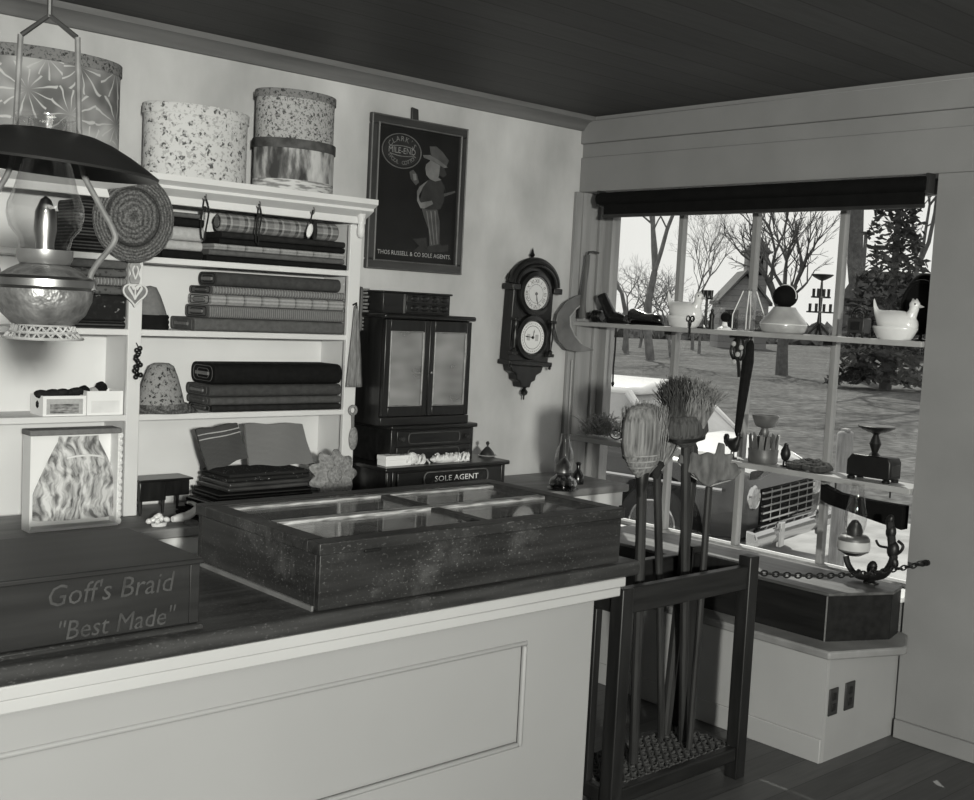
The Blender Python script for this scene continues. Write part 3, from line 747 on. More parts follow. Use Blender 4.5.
# the hair: two smooth swelling locks
m = MB(); k = 16; cols = 24; grid = []
for i in range(k+1):
    f_ = i/k; zz = h*.95-f_*h*.86
    half = (.045+.055*min(1, max(0, (f_-.05))*1.6)**.9)*w/.2
    row = []
    for j in range(cols+1):
        a = -1+2*j/cols
        bul = .045*math.sqrt(max(0, 1-a*a)) - .012*math.exp(-(a/.16)**2)
        row.append(m.bm.verts.new((w*.60+a*half, .056-bul*(.55+.45*f_)-.002, zz)))
    grid.append(row)
for i in range(k):
    for j in range(cols): m.bm.faces.new((grid[i][j], grid[i][j+1], grid[i+1][j+1], grid[i+1][j]))
m.build('hair_piece', M_FUR, t, angle=80)
m = MB()
m.tube(spline([(w*.60+w*.24*math.cos(a), .012-.012*math.sin(a), h*.70+.02*math.sin(a)) for a in [R(d) for d in range(20, 170, 25)]]), .0035, 6); m.build('ribbon', M_PAPER, t)

# toy spinet on the back counter
p = A(139, 500, 1, -.235); p2 = A(192, 495, 1, -.235)
t = thing('toy_spinet', 'small dark toy spinet on slim legs, on the back counter', 'toy piano', (p.x+.002, -.235, DESK))
w = p2.x-p.x-.002; zt = A(165, 479, 1, -.235).z-DESK
MB().box((0, .0, zt*.40), (w*.5, .10, zt-.008)).build('case', M_CABV, t, bevel=.003)
MB().box((w*.5, .02, zt*.48), (w, .10, zt-.008)).build('case', M_CABV, t, bevel=.003)
MB().box((-.004, -.004, zt-.008), (w+.003, .104, zt)).build('lid', M_CAB, t, bevel=.003)
for x, y in ((.008, .01), (w*.5, .025), (.008, .09), (w-.012, .09)):
    MB().lathe([(.004, 0), (.006, zt*.2), (.008, zt*.48)], (x, y, 0), 8).build('leg', M_CABV, t)
# white bits and scissors beside it
q = A(160, 516, 1, -.42)
t = thing('china_posy', 'little white china flower posy on the back counter below the toy spinet', 'ornament', (q.x, -.415, DESK))
m = MB()
for i in range(10):
    a = i*2.4; r_ = .006*math.sqrt(i)*2
    m.ball((r_*math.cos(a), r_*math.sin(a)*.6, .016+.02*(1-r_/.04)), (.012, .011, .009), 8, 6, (a, .4, a))
m.build('blossoms', M_MILK, t); MB().lathe([(0, 0), (.026, 0), (.03, .012), (0, .014)], (0, 0, 0), 14, 1, .6).build('base', M_MILK, t)
q = A(188, 513, 1, -.41)
t = thing('white_slipper', 'curved white china slipper on the back counter beside the display case', 'ornament', (q.x, -.40, DESK), .2)
m = MB(); m.tube(spline([(-.06, 0, .018), (-.03, 0, .02), (0, 0, .022), (.03, 0, .034), (.045, .005, .052), (.03, .01, .066), (.01, .01, .068)]), [.010+.006*math.sin(i*.14) for i in range(37)], 10); m.build('slipper_body', M_MILK, t)
MB().lathe([(.012, .0), (.024, .0), (.024, .012), (.012, .012), (.012, 0)], (-.01, -.035, .0), 14).build('tape_roll', M_MIDFAB, t)

# quilts piled on the back counter
G = 'folded quilts on the back counter'
zq = DESK; qy = -.45
for i, (h, mt, px0, px1, lb) in enumerate(((.028, M_DARKFAB, 205, 318, 'charcoal folded quilt at the bottom of the quilt pile'), (.036, M_DOTROW, 214, 317, 'dark quilt with a dotted white border, second from the bottom of the pile'), (.032, M_DARKSTRIPE, 222, 316, 'dark layered quilt in the middle of the quilt pile'), (.034, plain('satin_cloth', .05, .5, 7, .3, stretch=(1, 1, 6), spec=.6), 230, 316, 'shiny dark satin quilt under the spotted one'), (.03, M_SPOTTED, 232, 314, 'black spotted cloth on top of the quilt pile'))):
    x0, x1 = A(px0, 480, 1, qy).x, A(px1, 480, 1, qy).x
    t = thing('folded_quilt', lb, 'quilt', ((x0+x1)/2, qy+.11+.004*i, zq), R((-2, 1.5, -1, 2, 0)[i]), G)
    w = x1-x0
    for k, (o, hh) in enumerate(((0, h*.5), (h*.5, h*.5))):
        MB().prism(rr(.20, hh-.001, hh*.45), (-w/2+k*.006, 0, o+hh/2), (0, 1, 0), (0, 0, 1), (w-k*.01, 0, 0)).build('fold', mt, t, bevel=.004)
    zq += h+.0008
QT = zq
# two cloth samples leaning on the pile
def leaning(name, label, px4, yb, yt, mat, trim=None, cat='cloth sample'):
    (a, b, c_, d_) = px4      # TL TR BR BL in the photo
    P4 = [A(*a, 1, yt), A(*b, 1, yt), A(*c_, 1, yb), A(*d_, 1, yb)]
    base = (P4[2]+P4[3])/2
    t = thing(name, label, cat, base, 0, 'cloth samples leaning on the quilt pile')
    P4 = [q-base for q in P4]
    m = MB(); n = 10; g = []
    for i in range(n+1):
        row = []
        for j in range(n+1):
            u, v = i/n, j/n
            q = (P4[0]*(1-u)+P4[1]*u)*(1-v)+(P4[3]*(1-u)+P4[2]*u)*v
            q = q+Vector((0, .006*math.sin(7*u+2*v), .003*math.sin(11*u)+.003*math.sin(9*v+u)))
            row.append(q)
        g.append(row)
    for sgn in (0, 1):
        vs = [[m.bm.verts.new(q+Vector((0, .012*sgn, 0))) for q in row] for row in g]
        for i in range(n):
            for j in range(n): m.bm.faces.new((vs[i][j], vs[i+1][j], vs[i+1][j+1], vs[i][j+1]))
        if sgn == 0: first = vs
        else:
            ring = lambda V: [V[i][0] for i in range(n)]+[V[n][j] for j in range(n)]+[V[i][n] for i in range(n, 0, -1)]+[V[0][j] for j in range(n, 0, -1)]
            r0, r1 = ring(first), ring(vs)
            for i in range(len(r0)): m.bm.faces.new((r0[i], r0[(i+1) % len(r0)], r1[(i+1) % len(r0)], r1[i]))
    m.build('cloth', mat, t, angle=60)
    if trim:
        m = MB()
        for v in trim:
            m.tube([(P4[0]*(1-u)+P4[1]*u)*(1-v)+(P4[3]*(1-u)+P4[2]*u)*v+Vector((0, -.002+.006*math.sin(7*u+2*v), 0)) for u in [i/8 for i in range(9)]], .0022, 5)
        m.build('border_stripe', M_PALEFAB, t)
leaning('cloth_sample', 'dark woven cloth piece with pale border stripes leaning over the quilt pile', ((196, 430), (238, 423), (249, 457), (209, 471)), -.40, -.33, M_WOVEN, (.14, .26))
leaning('cloth_sample', 'lighter coarse woven cloth piece leaning behind the quilt pile', ((245, 424), (303, 424), (315, 464), (250, 466)), -.34, -.28, M_WOVENLT)
# crocheted star doily leaning against the quilts
pc = A(336, 476, 1, -.47)
t = thing('crochet_doily', 'pale star edged crochet doily standing in front of the quilt pile', 'doily', (pc.x, -.455, DESK))
m = MB(); n = 64; rings = []
cz = pc.z-DESK+.004
for k, rr0 in enumerate((0.002, .02, .042, .066, .088)):
    row = []
    for i in range(n):
        a = 2*PI*i/n; r_ = rr0*(1+(.14*math.cos(9*a) if k == 4 else .03*math.cos(9*a)))
        z_ = cz+r_*math.sin(a)*.96
        row.append(m.bm.verts.new((r_*1.12*math.cos(a), .0+.006*math.cos(9*a)*(k/4)+.10*(z_-cz)+(-.01 if k < 2 else 0), max(z_, .004))))
    rings.append(row)
for a, b in zip(rings, rings[1:]):
    for i in range(n): m.bm.faces.new((a[i], a[(i+1) % n], b[(i+1) % n], b[i]))
m.bm.faces.new(rings[0])
o = m.build('crochet', M_CROCHET, t, angle=80); s_ = o.modifiers.new('thick', 'SOLIDIFY'); s_.thickness = .006
m = MB(); m.tube([(.03*1.1*math.cos(a), -.014+.10*.03*math.sin(a), cz+.03*math.sin(a)) for a in [2*PI*i/24 for i in range(24)]], .004, 6, closed=True); m.build('raised_ring', M_CROCHET, t)

# ------------------------------------------------------------------ things hung on the bookcase
def cordloop(name, label, p, L, mat, w=.012, cat='twine'):
    t = thing(name, label, cat, (p.x, F-.034, p.z-L))
    m = MB(); pts = []
    for i in range(13):
        f_ = i/12; pts.append(Vector((w*math.sin(f_*PI)+.004*math.sin(f_*7), 0, L*(1-f_))))
    for i in range(12):
        f_ = 1-(i+1)/13; pts.append(Vector((-w*.7*math.sin(f_*PI)+.004*math.sin(f_*5), .004, L*(1-f_))))
    m.tube(pts, .0032, 6); m.build('loop', mat, t)
    MB().ball((0.002, .0, L*.72), (.007, .006, .009), 10, 7).build('knot', mat, t)
    return t
cordloop('twine_hank', 'dark cord loop on the left cup hook of the bookcase', HK[0], .16, M_DARKFAB, .016)
cordloop('twine_hank', 'dark cord loop on the middle cup hook of the bookcase', HK[1], .15, M_DARKFAB, .010)
# pipe-like bits hanging from left hook
p = HK[2]
t = thing('hanging_charm', 'white charm and dark tassel on the right cup hook of the bookcase', 'charm', (p.x, F-.034, p.z-.11))
MB().tube([(0, 0, .11), (-.006, 0, .08), (-.012, -.002, .055)], .0025, 6).build('cord', M_DARKFAB, t)
MB().ball((-.014, -.004, .03), (.013, .008, .028), 10, 8, (0, .25, 0)).build('white_tag', M_MILK, t)
m = MB().lathe([(.003, .075), (.008, .07), (.006, .06), (.01, .03), (.007, 0), (0, 0)], (.012, 0, .0), 10); m.build('tassel', M_DARKFAB, t)
# bunch of black hips hanging from the divider
p = A(138, 363, 1, F-.02)
t = thing('hanging_grapes', 'string of small black grapes hanging on the white divider', 'ornament', (p.x, F-.016, A(138, 380, 1, F).z))
MB().tube([(0, .014, .13), (0, 0, .12), (.002, 0, 0.02)], .002, 6).build('stem', M_BLACK, t)
m = MB()
for i in range(15): m.ball((rnd.uniform(-.012, .012), rnd.uniform(-.008, .0), .012+.1*i/14), .0095, 10, 7)
m.build('grapes', M_BLACKSHINE, t)
# carved heart bracket on the divider
p = A(135, 285, 1, F-.01)
t = thing('carved_bracket', 'pale carved heart shaped bracket on the divider below the straw hat', 'bracket', (p.x, F-.001, p.z))
heart = []
for i in range(36):
    a = 2*PI*i/36
    heart.append((.0029*16*math.sin(a)**3*1.0, .0028*(13*math.cos(a)-5*math.cos(2*a)-2*math.cos(3*a)-math.cos(4*a))-.03))
MB().prism(heart, (0, 0, 0), d=(0, -.012, 0)).build('heart', plain('carved_ground', .20, .3, 30, .8), t, bevel=.003)
MB().prism([(-.016, .0), (.016, 0), (.020, .02), (.012, .035), (.022, .06), (.014, .075), (-.014, .075), (-.022, .06), (-.012, .035), (-.02, .02)], (0, 0, .004), d=(0, -.010, 0)).build('stem_plate', plain('carved_stem', .30, .3, 30, .8), t, bevel=.003)
m = MB()
for sx_ in (-1, 1):
    m.tube(spline([(0, -.013, -.045), (sx_*.012, -.013, -.03), (sx_*.024, -.013, -.012), (sx_*.016, -.013, -.002), (sx_*.006, -.013, -.016)]), .0028, 6)
    m.tube(spline([(0, -.011, .02), (sx_*.010, -.011, .05), (sx_*.004, -.011, .066)]), .0026, 6)
m.tube([(a*.93, -.012, b*.93-.002) for a, b in heart], .0034, 6, closed=True)
for s_ in (-1, 0, 1): m.tube(spline([(0, -.012, -.05), (s_*.010, -.013, -.03), (s_*.022, -.013, -.014+.004*abs(s_))]), .003, 6)
m.build('carving', W_WHITE, t)
# straw hat hanging from the frieze
p = A(134, 218, 1, F-.05)
t = thing('straw_hat', 'round braided straw hat hanging brim out at the top of the divider', 'hat', (p.x, F-.046, p.z))
t.scale = (.88, .9, 1.0)
ax = Vector((-.45, -.9, .02)).normalized()
sxy = .150
MB().lathe([(.150, .0), (.151, .008), (.146, .012), (.13, .008), (.112, .004), (.098, .006), (.098, .0), (.13, -.002)], (0, 0, 0), 44, 1, 1, ax).build('brim', M_STRAW, t, angle=60)
MB().lathe([(.100, .004), (.099, .03), (.094, .05), (.082, .058), (.05, .062), (0, .064)], (0, 0, 0), 36, 1, 1, ax).build('crown', M_STRAW, t, angle=60)
m = MB(); m.lathe([(.1015, .008), (.1015, .022)], (0, 0, 0), 36, 1, 1, ax); m.build('hat_band', M_GREYFAB, t, angle=60)
# crocheted bag, brush and pendant on the right stile
xs_ = A(355, 350, 1, F-.03)
t = thing('hanging_bag', 'grey knotted triangular bag hanging on the right stile of the bookcase', 'bag', (xs_.x+.002, F-.022, A(356, 387, 1, F-.03).z))
hb = A(356, 306, 1, F-.03).z-A(356, 387, 1, F-.03).z
m = MB(); n = 14; gf = []; 
for i in range(n+1):
    f_ = i/n; half = .006+.036*f_**.8
    gf.append([m.bm.verts.new((a*half+.004*f_, -.005-.012*f_*(1-a*a)+.003*math.sin(a*9), hb*(1-f_))) for a in [-1+2*j/10 for j in range(11)]])
for i in range(n):
    for j in range(10): m.bm.faces.new((gf[i][j], gf[i][j+1], gf[i+1][j+1], gf[i+1][j]))
o = m.build('bag_body', plain('knotted_cotton', .19, .4, 40, .95, .5, stretch=(2.5, 2.5, .4)), t, angle=70); q = o.modifiers.new('thick', 'SOLIDIFY'); q.thickness = .008
MB().tube([(0, .02, hb+.004), (0, -.002, hb+.012), (0, -.004, hb-.01)], .004, 8).build('hanging_loop', M_DARKFAB, t)
pb = A(369, 312, 1, F+.02)
t = thing('scrub_brush', 'pale bristle brush hanging on the outer side of the bookcase', 'brush', (xR1+.022, F+.03, A(368, 332, 1, F+.03).z))
hb = A(368, 287, 1, F+.03).z-A(368, 332, 1, F+.03).z
MB().prism(rr(.03, hb, .014), (0, 0, hb/2), (0, 1, 0), (0, 0, 1), (.012, 0, 0)).build('brush_back', M_TOOLWOOD, t, bevel=.003)
m = MB()
for i in range(12):
    for j in range(3): m.tube([(.012, -.01+.01*j, .012+i*(hb-.024)/11), (.038+.004*math.sin(i*3+j), -.011+.011*j, .010+i*(hb-.02)/11)], .0045, 5)
m.build('bristles', M_BROOM, t)
p = A(354, 428, 1, F-.02); zt = A(352, 406, 1, F-.02).z; zb = A(354, 450, 1, F-.02).z
t = thing('woven_keepsake', 'small woven keepsake with round head hanging low on the right stile', 'ornament', (p.x, F-.012, zb))
L = zt-zb
MB().tube([(-.004+.017*math.cos(a), 0, L-.018+.017*math.sin(a)) for a in [2*PI*i/16 for i in range(16)]], .006, 8, closed=True).build('ring_head', M_CROCHET, t)
MB().tube([(-.003, 0, L-.036), (.0, 0, L*.5)], .006, 8).build('neck', M_MIDFAB, t)
m = MB().ball((.004, 0, L*.26), (.021, .012, L*.27), 14, 10); m.build('body', M_CROCHET, t)
# ------------------------------------------------------------------ spool cabinet on the back counter
by = -.425
bx0, bx1 = A(386, 467, 1, by).x, A(508, 461, 1, by).x
bz1 = A(450, 464, 1, by).z
sb = thing('spool_chest', 'wide low dark spool chest with a white lettered plaque, under the glazed cabinet', 'spool chest', (bx0, by, DESK))
w, d, h = bx1-bx0, .385, bz1-DESK
MB().box((.008, .008, 0), (w-.008, d, h-.018)).build('carcass', M_CAB, sb, bevel=.003)
MB().box((-.006, -.008, h-.018), (w+.006, d, h)).build('top', M_CAB, sb, bevel=.005)
MB().box((.06, -.002, .012), (w-.04, .008, h-.024)).build('drawer', M_CAB, sb, bevel=.002)
for x in (.008, .034, w-.036): MB().box((x, .0, .0), (x+.018, .008, h-.018)).build('pilaster', M_CABV, sb, bevel=.003)
pp0, pp1 = A(424, 482, 1, by).x-bx0, A(486, 476, 1, by).x-bx0
pzc = A(455, 477, 1, by).z-DESK
MB().prism(rr(pp1-pp0, .05, .02), ((pp0+pp1)/2, -.002, pzc), d=(0, -.004, 0)).build('plaque', M_BLACKSHINE, sb, bevel=.001)
m = MB(); m.tube([((pp0+pp1)/2+a, -.006, pzc+b) for a, b in rr(pp1-pp0+.01, .058, .024)], .0032, 6, closed=True); m.build('plaque_moulding', plain('worn_moulding', .10, .4, 20, .4), sb)
MB().text('SOLE AGENT', .032, ((pp0+pp1)/2, -.0062, pzc-.001), (1, 0, 0), (0, 0, 1), sx=1.28).build('lettering', M_PAPER, sb)
# two-drawer section, glazed case and top box
uy = -.35
ux0, ux1 = A(392, 440, 1, uy).x, A(474, 438, 1, uy).x
uz1 = A(440, 425, 1, uy).z
gc = thing('glazed_cabinet', 'tall dark spool cabinet with two ribbed glass doors on the wide low chest', 'cabinet', (ux0, uy, bz1))
w, d, h = ux1-ux0, .31, uz1-bz1
MB().box((0, .006, 0), (w, d, h-.014)).build('drawer_case', M_CAB, gc, bevel=.003)
MB().box((-.01, -.008, h-.014), (w+.012, d, h+.004)).build('moulding', M_CAB, gc, bevel=.005)
for k in range(2):
    z0 = .006+k*(h-.022)/2
    dr = MB().box((.025, -.002, z0), (w-.025, .008, z0+(h-.03)/2)).build('drawer', M_CAB, gc, bevel=.002)
    m = MB(); m.tube([(w/2+a, -.002, z0+(h-.03)/4+b) for a, b in rr(w*.62, (h-.03)/2*.7, .015)], .0028, 6, closed=True); m.build('panel_bead', plain('worn_bead', .05, .4, 20, .4), dr)
    for x in (w*.10, w*.90):
        MB().lathe([(.0, -.02), (.009, -.018), (.012, -.012), (.008, -.004), (.01, 0)], (x, -.002, z0+(h-.03)/4), 12, axis=(0, 1, 0)).build('knob', M_DARK, dr)
gx0, gx1 = A(383, 380, 1, uy).x-ux0, A(469.5, 380, 1, uy).x-ux0
gz1 = A(430, 320, 1, uy).z-bz1
z0 = h+.004
MB().box((gx0, .02, z0), (gx0+.012, d, gz1)).build('side_panel', M_CABV, gc)
MB().box((gx1-.012, .02, z0), (gx1, d, gz1)).build('side_panel', M_CABV, gc)
MB().box((gx0+.012, d-.01, z0), (gx1-.012, d, gz1)).build('back_panel', plain('cabinet_back', .16, .3, 4, .8), gc)
MB().box((gx0-.004, .0, z0), (gx1+.004, .02, z0+.035)).build('bottom_rail', M_CAB, gc, bevel=.003)
MB().box((gx0-.012, -.012, gz1), (gx1+.014, d, gz1+.02)).build('moulding', M_CAB, gc, bevel=.007)
for k in range(3):
    z = z0+.06+k*(gz1-z0-.05)/3
    MB().box((gx0+.012, .05, z), (gx1-.012, d-.01, z+.008)).build('inner_shelf', M_MIDFAB, gc)
# ghostly rows of spools on the shelves, one part per row
    m = MB()
    for i in range(8):
        cxx = gx0+.04+i*(gx1-gx0-.08)/7
        m.lathe([(0, 0), (.016, 0), (.011, .006), (.011, .034), (.016, .04), (0, .04)], (cxx, .12, z+.0085), 10)
    o = m.build('spool_row', M_PALEFAB, gc); o['kind'] = 'stuff'
mid = (gx0+gx1)/2
for a, b, hx in ((gx0+.002, mid-.001, mid-.014), (mid+.001, gx1-.002, mid+.014)):
    dm = MB(); fz0, fz1 = z0+.037, gz1-.003; st = .026
    dm.box((a, -.002, fz0), (a+st, .018, fz1)).box((b-st, -.002, fz0), (b, .018, fz1)).box((a+st, -.002, fz0), (b-st, .018, fz0+.04)).box((a+st, -.002, fz1-.045), (b-st, .018, fz1))
    dr = dm.build('door', M_CABV, gc, bevel=.003)
    MB().box((a+st, .007, fz0+.04), (b-st, .011, fz1-.045)).build('glass_panel', M_CABGLASS, dr)
    m = MB(); q = [(a+st+.004, fz0+.044), (b-st-.004, fz0+.044), (b-st-.004, fz1-.049), (a+st+.004, fz1-.049)]
    m.tube([(x, -.0, z) for x, z in q], .004, 6, closed=True); m.build('glass_bead', plain('pale_bead', .22, .4, 30, .4), dr)
    m = MB().tube([(a+st+.004, .013, (fz0+fz1)/2-.02), (b-st-.004, .013, (fz0+fz1)/2-.02)], .004, 6); m.build('glazing_bar', M_PALEFAB, dr)
MB().ball((mid+.012, -.008, (z0+gz1)/2), .007, 10, 7).build('knob', M_BRASS, gc)
# small chest on top
ty = -.30
kx0, kx1 = A(383, 305, 1, ty).x, A(450, 305, 1, ty).x
kz0 = bz1+gz1+.02; kz1 = A(420, 292.5, 1, ty).z
tc = thing('small_chest', 'small dark carved chest of drawers on top of the glazed cabinet', 'chest', (kx0, ty, kz0))
w, h = kx1-kx0, kz1-kz0
MB().box((0, .0, 0), (w, .2, h-.008)).build('carcass', M_CAB, tc, bevel=.002)
MB().box((-.008, -.008, h-.008), (w+.008, .205, h)).build('top', M_CAB, tc, bevel=.003)
for k in range(2):
    dr = MB().box((w*.33, -.005, .006+k*(h-.014)/2), (w-.012, .0, .002+(k+1)*(h-.014)/2)).build('drawer', M_CAB, tc, bevel=.002)
    for x in (.45, .6, .75, .9): MB().ball((w*x, -.008, .006+(k+.5)*(h-.014)/2), (.02, .004, .012), 10, 6).build('carving', M_CAB, dr)
MB().box((w*.29, -.004, .002), (w*.32, 0, h-.01)).build('pilaster', plain('pale_edge', .09, .3, 20, .4), tc, bevel=.001)
# things on the low chest
zt = bz1
def onbase(px, py, y=-.39): q = A(px, py, 1, y); return q
q0, q1 = onbase(386, 465).x, onbase(411, 466).x
t = thing('white_carton', 'small white carton on the low chest, left of the lace', 'box', (q0, -.39, zt))
w, h = q1-q0, .042
MB().box((0, .0, 0), (w, .06, h*.95)).build('box_base', M_PAPER, t, bevel=.002)
MB().box((-.001, -.002, h*.55), (w+.001, .062, h)).build('box_lid', M_PAPER, t, bevel=.002)
t = thing('lace_heap', 'heap of gathered white lace lying across the low chest', 'lace', ((onbase(412, 460).x+onbase(470, 460).x)/2, -.37, zt))
L = onbase(472, 460).x-onbase(410, 460).x
m = MB(); r2 = random.Random(5)
for i in range(30):
    f_ = r2.random(); hx = .03 if (f_ < .22 or f_ > .45) else .012
    m.tube(spline([(-L/2+L*f_+.018*math.cos(a+i), .03*math.sin(a*1.3+i)*.8, max(.004, hx*(.6+.6*math.sin(a*2+i)))) for a in [k*.9 for k in range(6)]], 4), .0042, 5)
m.ball((-L*.42, 0, .024), (.028, .02, .026), 12, 8); m.ball((L*.12, 0, .014), (L*.26, .03, .018), 14, 8)
m.build('lace', M_LACE, t)
m = MB(); 
q = onbase(487, 458, -.30)
t = thing('hand_bell', 'tiny dark metal bell on a pale saucer, right end of the low chest', 'bell', (q.x, -.30, zt))
MB().lathe([(0, .0), (.03, 0), (.042, .006), (.04, .008), (0, .004)], (0, 0, 0), 20).build('saucer', M_PALEFAB, t)
MB().lathe([(.032, .006), (.029, .018), (.016, .034), (.008, .042), (0, .043)], (0, 0, 0), 18).build('bell_body', M_DARK, t)
MB().lathe([(.005, .042), (.004, .05), (.009, .058), (.005, .066), (0, .068)], (0, 0, 0), 12).build('handle', M_DARK, t)

# ------------------------------------------------------------------ poster
def P(px, py, y=-.024): return A(px, py, 1, y)
tl, tr, bl, br = P(372.5, 110), P(466, 130), P(366, 266.5), P(463.5, 276.5)
PX0, PX1, PZ0, PZ1 = (tl.x+bl.x)/2, (tr.x+br.x)/2, (bl.z+br.z)/2, (tl.z+tr.z)/2
po = thing('framed_sign', 'framed dark advertising sign with a man in a top hat, hung above the cabinet', 'sign', (PX0, 0, PZ0))
w, h = PX1-PX0, PZ1-PZ0
fw = .042
for lo, hi in (((0, -.026, 0), (w, -.002, fw)), ((0, -.026, h-fw), (w, -.002, h)), ((0, -.026, fw), (fw, -.002, h-fw)), ((w-fw, -.026, fw), (w, -.002, h-fw))):
    MB().box(lo, hi).build('frame_bar', wood('sign_frame_wood', .028, .05, 0 if hi[0]-lo[0] > .2 else 2, 5, .4, .4), po, bevel=.005)
m = MB(); m.tube([(a, -.025, b) for a, b in ((.004, .004), (w-.004, .004), (w-.004, h-.004), (.004, h-.004))], .005, 6, closed=True); m.build('outer_bead', plain('worn_edge', .10, .25, 20, .5), po)
m = MB(); m.tube([(a, -.027, b) for a, b in ((fw-.004, fw-.004), (w-fw+.004, fw-.004), (w-fw+.004, h-fw+.004), (fw-.004, h-fw+.004))], .0055, 6, closed=True); m.build('inner_bead', plain('worn_gilt', .11, .25, 20, .5), po)
MB().box((fw, -.014, fw), (w-fw, -.004, h-fw)).build('picture', plain('sign_ground', .009, .3, 5, .5), po)
q = P(417, 112); MB().prism([(-.02, -.02), (.02, -.02), (.014, .05), (-.022, .055)], (q.x-PX0, -.006, h-.004), d=(0, -.012, 0)).build('hanging_tab', M_DARK, po, bevel=.003)
G1, G2, G3, G4 = [plain('sign_tone_%s' % s, v, .25, 20, .7) for s, v in (('dim', .028), ('mid', .06), ('pale', .14), ('gilt', .10))]
LY = -.0145
def L1(pts): # first enlargement of the sign
    return [P(360+x/8, 100+y/8, LY) for x, y in pts]
def L2(pts): return [P(360+x/7.275, 180+y/7.275, LY) for x, y in pts]
def fig(name, pts, mat, k=1):
    m = MB(); m.slab([(q.x-PX0, LY, q.z-PZ0) for q in pts], (0, -.0007*k, 0)); return m.build(name, mat, po, smooth=False)
fig('coat', L1([(478, 690), (540, 642), (640, 630), (676, 690), (690, 760)])+L2([(608, 60), (612, 150), (585, 212), (520, 215), (440, 200), (418, 150), (416, 80), (432, 30)]), G1, 1)
fig('waistcoat', L1([(478, 690), (540, 645), (500, 700), (470, 770)])+L2([(428, 80), (432, 150), (470, 210), (440, 205), (414, 150), (414, 80)]), G3, 2)
fig('trousers', L2([(448, 205), (500, 215), (560, 215), (578, 300), (576, 468), (505, 490), (497, 360), (462, 262)]), G2, 2)
for a, b in (((480, 225), (515, 470)), ((510, 225), (535, 470)), ((540, 225), (557, 465))):
    fig('trouser_stripe', L2([a, (a[0]+7, a[1]), (b[0]+6, b[1]), b]), G3, 3)
fig('shoe', L2([(478, 488), (520, 478), (585, 470), (592, 496), (482, 504)]), G1, 3)
fig('face', L1([(528, 515), (522, 545), (530, 600), (560, 634), (625, 622), (650, 560), (640, 520), (570, 480)]), G3, 1)
fig('collar', L1([(560, 634), (625, 620), (650, 640), (600, 652)]), G3, 2)
fig('hair', L1([(640, 530), (672, 545), (692, 600), (662, 622), (632, 600)]), G1, 2)
fig('hat_brim', L1([(503, 440), (560, 440), (640, 490), (700, 540), (672, 545), (590, 495), (510, 462)]), G4, 3)
fig('top_hat', L1([(556, 372), (610, 372), (660, 415), (710, 485), (690, 535), (620, 480), (566, 440)]), G2, 2)
fig('arm', L2([(440, 165), (520, 150), (530, 175), (465, 208)]), G3, 3)
fig('raised_hand', L1([(395, 575), (425, 558), (455, 595), (472, 660), (445, 682), (405, 630)]), G2, 1)
fig('thread_spool', L1([(420, 590), (445, 590), (452, 640), (428, 645)]), G3, 2)
fig('umbrella_handle', L2([(608, 100), (690, 78), (693, 92), (612, 122)]), G2, 1)
fig('ground_patch', L2([(380, 430), (480, 420), (490, 500), (640, 470), (640, 520), (480, 530), (380, 520), (430, 480)]), G1, 1)
# oval trade badge
c_ = L1([(335, 408)])[0]; ex = abs(L1([(490, 430)])[0].x-L1([(180, 385)])[0].x)/2; ez = abs(L1([(335, 270)])[0].z-L1([(335, 545)])[0].z)/2
ox, oz = c_.x-PX0, c_.z-PZ0
m = MB(); m.tube([(ox+ex*math.cos(a), LY-.0005, oz+ez*math.sin(a)) for a in [2*PI*i/40 for i in range(40)]], .003, 5, closed=True)
m.build('badge_ring', G4, po)
m = MB(); m.slab([(ox+ex*.92*math.cos(a), LY, oz+ez*.9*math.sin(a)) for a in [2*PI*i/36 for i in range(36)]], (0, -.0006, 0)); m.build('badge_ground', plain('badge_dark', .02, .2, 20, .6), po, smooth=False)
def arc_text(body, top, size, a0, a1):
    m = MB()
    for i, chh in enumerate(body):
        if chh == ' ': continue
        a = R(a0+(a1-a0)*i/(len(body)-1)); k = .70
        u = Vector((math.sin(a), 0, -math.cos(a))) if top else Vector((-math.sin(a), 0, math.cos(a)))
        u = Vector((u.x*ex, 0, u.z*ez)).normalized(); v = Vector((-u.z, 0, u.x))
        m.text(chh, size, (ox+ex*k*math.cos(a), LY-.0012, oz+ez*k*math.sin(a)), u, v)
    return m.build('badge_lettering', plain('sign_letter', .16, .2, 30, .6), po, smooth=False)
arc_text("CLARK'S", True, .032, 150, 30)
arc_text("SPOOL COTTON", False, .024, 205, 335)
MB().text('MILE-END', .036, (ox, LY-.0014, oz), (1, 0, 0), (0, 0, 1), sx=.95).build('badge_lettering', plain('sign_letter_two', .2, .2, 30, .6), po, smooth=False)
for s in (1, -1):
    m = MB(); m.tube([(ox+ex*.62*a, LY-.0012, oz+s*(ez*.20+ez*.10*(1-a*a))) for a in [-1+.2*i for i in range(11)]], .0022, 5); m.build('badge_scroll', G3, po)
q = L2([(400, 570)])[0]
MB().text("THOS RUSSELL & CO SOLE AGENTS.", .026, (w/2, LY-.0012, fw+.032), (1, 0, 0), (0, 0, 1), sx=.98).build('lettering', plain('sign_letter_three', .36, .2, 30, .6), po, smooth=False)

